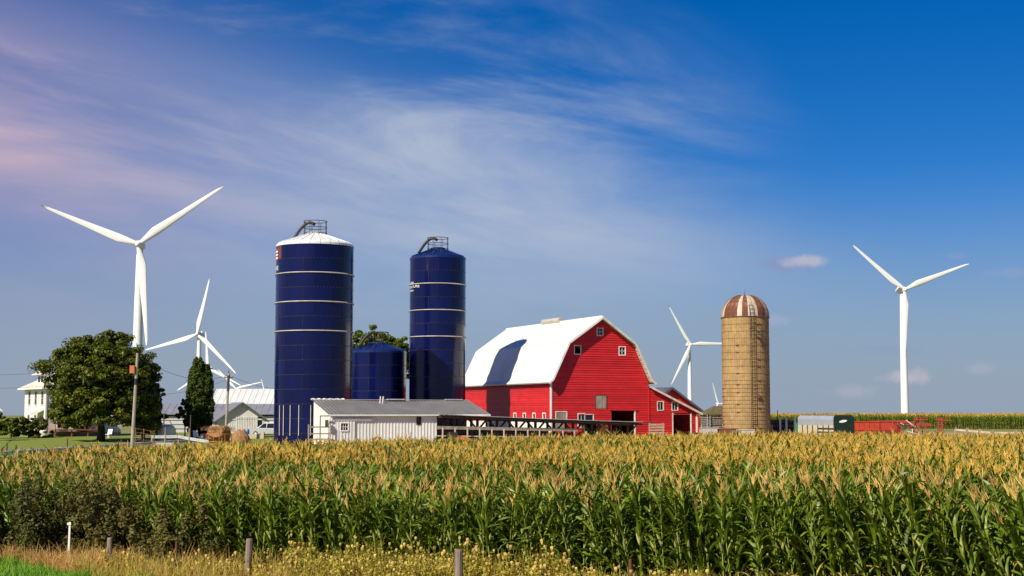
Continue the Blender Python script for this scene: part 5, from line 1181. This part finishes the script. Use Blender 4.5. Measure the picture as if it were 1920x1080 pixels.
for i in range(9): vn.tube([(random.uniform(-.5, .5), random.uniform(-.2, .2), random.uniform(.3, 1)), (random.uniform(-.6, .6), random.uniform(-.2, .2), 1.8), (random.uniform(-.9, .9), 0, random.uniform(2.4, 3.4)), (random.uniform(-.4, 1.0), 0, random.uniform(1.8, 3.6))], .035, 4)
vn.build('dead_vines', M['pale_wood'], None, loc=a, kind='stuff', label='tangle of dead tan vines between the crib and the tan silo', cat='vines')
a = at_ground(1390, 143.5); 
for i, (x, w_, m, lb) in enumerate(((-1.6, .9, 'concrete', 'pale concrete block at the foot of the tan silo'), (.2, 1.0, 'rust', 'rusty low tank at the foot of the tan silo'), (2.0, .9, 'concrete', 'second concrete block at the foot of the tan silo'))):
    MB().box(-w_, w_, -.3, .3, 0, 1.75 - .1 * i).box(-w_ - .05, w_ + .05, -.35, .35, 1.75 - .1 * i, 1.83 - .1 * i).build('block', M[m], None, loc=a + Vector((x - 1.6, .25, .0)), label=lb, cat='block')
for px, lb in ((1316, 'short pale post between the lean-to and the crib'), (1447, 'short pale post at the shadow side of the tan silo')):
    MB().tube([(0, 0, -.1), (0, 0, 2.0)], [.14, .12], 8).build('fence_post', M['grey_wood'], None, loc=at_ground(px, 148), label=lb, cat='post')
# pale bench, yellow loader behind the shelter, orange mower
a = at_ground(1232, 146); bn = thing('slat_rack', 'pale slatted hay rack against the red barn wall', 'rack', a, BA)
for i in range(4): MB().bar((-.95, 0, 1.25 + i * .28), (.9, .1, 1.27 + i * .28), .05, .17).build('slat', M['pale_wood'], bn)
for x in (-.8, .75): MB().bar((x, .08, 0), (x, .12, 2.25), .1, .08).build('leg', M['pale_wood'], bn)
MB().box(-1.0, .9, -.4, .4, .5, .9).build('trough', M['yellow'], bn)
a = at_ground(1118, 143.8); ld_ = thing('skid_loader', 'yellow loader with a white cab parked before the barn', 'loader', a, R(12))
hood = [(0, .5), (1.3, .5), (1.35, 1.2), (1.1, 1.9), (.6, 2.15), (0, 1.5)]
MB().prism(hood, -.65, .65).build('engine_cover', M['yellow'], ld_); MB().box(-1.6, 0, -.6, .6, .5, 1.25).build('body', M['yellow'], ld_)
cb = MB()
for x in (-1.4, -.1):
    for y in (-.55, .5): cb.box(x, x + .08, y, y + .08, 1.25, 2.45)
cb.box(-1.45, 0, -.6, .6, 2.45, 2.55); cb.build('cab_frame', M['white'], ld_); MB().box(-1.3, -.12, -.5, .48, 1.26, 2.42).build('cab_glass', M['glass'], ld_)
for x in (-1.2, .6):
    for y in (-.85, .62): w_ = MB().tube([(x, y, .45), (x, y + .24, .45)], .45, 16).build('wheel', M['tyre'], ld_)
MB().bar((-1.4, -.75, 1.4), (-2.4, -.75, .6), .12, .2).build('lift_arm', M['yellow'], ld_); MB().bar((-1.4, .75, 1.4), (-2.4, .75, .6), .12, .2).build('lift_arm', M['yellow'], ld_)
a = at_ground(855, 128) - Vector((0, 0, .3)); mw = thing('mower', 'low orange mower sitting just above the corn tops', 'mower', a, R(10))
MB().prism([(-1.4, .8), (1.6, .8), (1.5, 1.5), (.5, 1.75), (-.6, 1.55), (-1.4, 1.4)], -.5, .5).build('deck', M['orange'], mw); MB().box(-.55, .1, -.3, .3, 1.6, 2.1).build('engine', M['black'], mw)
MB().box(.9, 2.6, -.6, .6, 1.1, 1.3).build('guard', M['machine_red'], mw)
for x in (-1.0, 1.1):
    for y in (-.62, .45): MB().tube([(x, y, .42), (x, y + .17, .42)], .42, 14).build('wheel', M['tyre'], mw)

# dark corral panels with white posts, beside the tan silo
a = at_ground(1470, 151); cr = thing('corral_fence', 'dark board corral with white posts by the stock trailer', 'fence', a, R(4))
for i, z in enumerate((.7, 1.2, 1.7, 2.15)): MB().box(-1.5, 1.5, .02, .08, z, z + .3).build('board', M['dark_wood'], cr)
for x in (-.42, .25, 1.15): MB().box(x - .1, x + .1, -.1, .0, 0, 2.75).build('post', M['white'], cr)
MB().tube([(-.62, .2, 0), (-.62, .2, 3.5)], .04, 6).build('thin_pole', M['black'], cr)
a = at_ground(1448, 153); MB().prism([(0, 0), (2.6, 0), (2.6, 2.2), (1.6, 2.5), (.3, 2.45), (0, 1.9)], 0, 2).build('feed_bunker', M['void'], None, loc=a, label='black tarped bunker behind the dark corral boards', cat='bunker')
a = at_ground(1493, 148); MB().box(-.1, .1, -.05, .05, 0, 2.1).box(-.16, .16, -.06, .06, 2.1, 2.2).build('green_stake', M['green_bright'], None, loc=a, label='small green stake before the stock trailer', cat='stake')

# stock trailer: rounded steel top over slatted cream sides, dark green nose
a = at_ground(1496, 146); st_ = thing('stock_trailer', 'stock trailer with pale steel top and dark green end panel', 'trailer', a, R(-77)); TL, TW = 8.2, 2.15; HT = P(1520, 779, 142).z - a.z
def arch(w, z0, z1, r, n=5):
    o = [(0, z0)]; 
    for i in range(n + 1): q = math.pi - math.pi / 2 * i / n; o.append((r + r * math.cos(q), z1 - r + r * math.sin(q)))
    for i in range(n + 1): q = math.pi / 2 - math.pi / 2 * i / n; o.append((w - r + r * math.cos(q), z1 - r + r * math.sin(q)))
    return o + [(w, z0)]
def xprism(poly, x0, x1):  # outline in (y, z), pushed along x
    m = MB().prism(poly, x0, x1); m.v = [(y, x, z) for x, y, z in m.v]; m.f = [tuple(reversed(f)) for f in m.f]; return m
xprism(arch(TW, HT - .95, HT, .42), 0, TL).build('roof_shell', M['trailer_steel'], st_, smooth=False)
for x in (0, TL / 3, 2 * TL / 3, TL - .06): xprism(arch(TW + .04, HT - .95, HT + .02, .43), x, x + .06).build('roof_hoop', M['galv'], st_)
MB().box(.15, TL - .1, .5, 1.9, HT + .005, HT + .05).build('roof_patch', M['rust'], st_)
MB().box(0, TL, 0, .06, .55, HT - .95).build('side_panel', M['trailer_cream'], st_); MB().box(0, TL, TW - .06, TW, .55, HT - .95).build('side_panel', M['trailer_cream'], st_)
for i in range(7): MB().box(1.1 + i * 1.2, 1.22 + i * 1.2, -.06, 0, .5, HT - .95).build('side_stake', M['dark_wood'], st_)
for z in (HT - 1.35, HT - 1.7): MB().box(4.6, TL, -.03, .0, z, z + .14).build('side_slot', M['void'], st_)
fp = xprism(arch(TW, .55, HT + .03, .3), TL, TL + .08).build('end_panel', M['green_paint'], st_)
mb = MB(); nn_ = 18; mb.add([(TL + .085, TW * .45 + .42 * math.cos(6.283 * i / nn_), HT - .55 + .12 * math.sin(6.283 * i / nn_) + .06 * math.cos(6.283 * i / nn_)) for i in range(nn_)], [tuple(range(nn_))]).build('oval_badge', M['letter'], fp)
MB().box(TL + .08, TL + .12, .2, TW - .2, .6, 1.25).build('lower_grille', M['dark_wood'], fp)
MB().box(0, TL, .1, TW - .1, .45, .55).build('bed', M['dark_wood'], st_)
for x in (3.6, 4.6):
    for y in (-.05, TW - .15): w_ = MB().tube([(x, y, .36), (x, y + .2, .36)], .36, 14).build('wheel', M['tyre'], st_)
MB().bar((TL + .1, TW / 2, .5), (TL + 1.2, TW / 2, .45), .12, .1).build('drawbar', M['black'], st_)

# red wagon and scrap machinery
a = at_ground(1602, 151); wg = thing('red_wagon', 'faded red box wagon next to the stock trailer', 'wagon', a, R(-60)); HT = P(1620, 790, 150).z - a.z; WL, WW = 3.7, 2.9
MB().box(0, WL, 0, .05, .9, HT).build('side_panel', M['machine_red'], wg); MB().box(0, WL, WW - .05, WW, .9, HT).build('side_panel', M['machine_red'], wg)
for i in range(6): x = i * (WL - .08) / 5; MB().box(x, x + .08, -.06, 0, .9, HT).build('side_stake', M['machine_red'], wg)
for z in (1.4, HT - .1): MB().box(0, WL + .02, -.085, -.02, z, z + .08).build('side_rail', M['machine_red'], wg)
MB().box(0, .05, .06, WW - .06, .9, HT).build('bulkhead', M['machine_red'], wg)
MB().box(WL - .06, WL, .06, WW - .06, HT - .14, HT - .02).build('top_rail', M['rust'], wg); MB().box(WL - .06, WL, .06, WW - .06, .9, 1.45).build('tail_board', M['machine_red'], wg)
for y in (.06, WW - .16): MB().box(WL - .07, WL, y, y + .1, 1.45, HT - .14).build('end_post', M['machine_red'], wg)
MB().box(.06, WL - .08, .06, WW - .06, .8, .9).build('bed', M['dark_wood'], wg)
for x in (.7, 3.0):
    for y in (.0, WW - .25): MB().tube([(x, y, .42), (x, y + .2, .42)], .42, 14).build('wheel', M['tyre'], wg)
a = at_ground(1632, 157); im = thing('hay_elevator', 'long red elevator lying behind the red wagon', 'machine', a, R(-3)); HT = P(1650, 788, 157).z - a.z
MB().bar((0, 0, HT - .2), (4.0, 0, HT - .15), .5, .3).build('chute', M['machine_red'], im); MB().bar((3.8, 0, HT - .35), (6.6, .2, HT - .5), .4, .3).build('lower_chute', M['machine_red'], im)
for x in (.5, 3.2, 5.8): MB().bar((x, -.3, 0), (x + .2, 0, HT - .35), .08).build('leg', M['machine_red'], im)
a = at_ground(1696, 149); sc2 = MB()
for i in range(26):
    p = Vector((random.uniform(-.9, 1.3), random.uniform(-.4, .4), random.uniform(.3, 2.3))); d = Vector((random.uniform(-1, 1), random.uniform(-.4, .4), random.uniform(-.6, .6))) * .7
    sc2.bar(p - d, p + d, random.uniform(.05, .14), random.uniform(.04, .1), m=random.choice((0, 0, 1, 2)))
sc2.build('scrap_heap', [M['galv_new'], M['dark_wood'], M['machine_red']], None, loc=a, kind='stuff', label='heap of pale and rusty scrap beside the red wagon', cat='scrap')
a = at_ground(1712, 150); pl = thing('plow_frame', 'red tilted plow arms leaning behind the scrap heap', 'machine', a, R(0))
for s in (0, .45): MB().bar((-.3 + s, 0, .3), (.55 + s, .1, 2.95), .14, .12).build('arm', M['machine_red'], pl)
MB().bar((.1, 0, 2.5), (1.6, .1, 2.55), .12, .1).build('cross_bar', M['machine_red'], pl); MB().bar((.5, 0, 2.95), (1.3, 0, 2.85), .1, .1).build('cross_bar', M['rust'], pl)
MB().bar((-1.0, 0, 2.2), (.3, .1, 2.35), .3, .1).build('blade', M['machine_red'], pl)
MB().bar((.1, 0, 0), (.1, 0, 1.4), .12).build('stand', M['machine_red'], pl); MB().bar((1.2, 0, 0), (.8, 0, 2.4), .1).build('stand', M['rust'], pl)
a = at_ground(1763, 150); pm_ = thing('seed_drill_mast', 'red upright implement mast before the far corn', 'machine', a, 0)
for s in (-.2, .2): MB().bar((s, 0, 0), (s * .8, 0, 2.75), .13, .12).build('mast', M['machine_red'], pm_)
MB().bar((-.5, 0, 2.55), (1.2, .1, 2.45), .14, .12).build('top_arm', M['machine_red'], pm_)
for z in (.8, 1.4, 2.0): MB().bar((-.3, 0, z), (.35, 0, z), .1, .1).build('cross_bar', M['rust'], pm_)
MB().bar((.2, 0, 2.9), (.2, 0, 2.4), .1).build('lever', M['black'], pm_)
a = at_ground(1785, 151); rf_ = thing('rail_fence', 'low weathered rail fence before the far corn', 'fence', a, 0)
p0 = P(1790, 805.5, 151) - a; p1 = P(1860, 811.5, 146) - a; p2 = P(1990, 813, 144) - a
for u, v_ in ((p0, p1), (p1, p2)):
    n = 3
    for i in range(n): s0 = u.lerp(v_, i / n); s1 = u.lerp(v_, (i + 1) / n); MB().bar(s0, s1, .06, .2).build('rail', M['pale_wood'], rf_); MB().bar(s0 - Vector((0, 0, .5)), s1 - Vector((0, 0, .5)), .06, .18).build('rail', M['grey_wood'], rf_); MB().box(s0.x - .12, s0.x + .12, s0.y - .2, s0.y - .04, 0 - .3, s0.z + .3).build('post', M['grey_wood'], rf_)

# ------------------------------------------------------------------ posts along the near verge
def near_post(name, px, py_top, py_b, d, r, m, lb, cat, lean=(0, 0)):
    b_ = P(px, py_b, d); b_.z = ground(b_.x, d) - .2; t_ = P(px + lean[0], py_top, d) - b_
    mb = MB().tube([(0, 0, 0), t_ * .5, t_ * .97, t_], [r * 1.08, r, r * .97, r * .82], 10); mb.build(name, M[m], None, loc=b_, label=lb, cat=cat)
near_post('fence_post', 463, 1010, 1074, 34.6, .085, 'post_wood', 'weathered grey wooden fence post in the dry grass', 'post', (5, 0))
near_post('fence_post', 860, 1030, 1090, 31.4, .095, 'post_wood', 'stout grey wooden fence post among the yellow weeds', 'post')
near_post('fence_post', 206, 1008, 1034, 36.8, .075, 'post_wood', 'grey fence post stub half hidden by dry grass', 'post')
near_post('steel_stake', 330, 1015, 1048, 35.6, .03, 'rust', 'thin rusty stake in the dry grass before the corn', 'stake', (1, 0))
near_post('steel_stake', 1182, 1048, 1090, 31.2, .035, 'rust', 'thin rusty stake among the weeds under the corn', 'stake')
b_ = P(129, 1004, 37.8); mk = thing('marker_post', 'thin white marker post in front of the brown weeds', 'marker post', (b_.x, 37.8, ground(b_.x, 37.8)))
MB().bar((0, 0, 0), (.02, 0, P(131, 979, 37.8).z - mk.location.z), .05, .03).build('stake', M['white'], mk); 
MB().box(-.045, .055, -.03, -.016, P(131, 984, 37.8).z - mk.location.z, P(131, 980, 37.8).z - mk.location.z).build('reflector', M['letter'], mk)
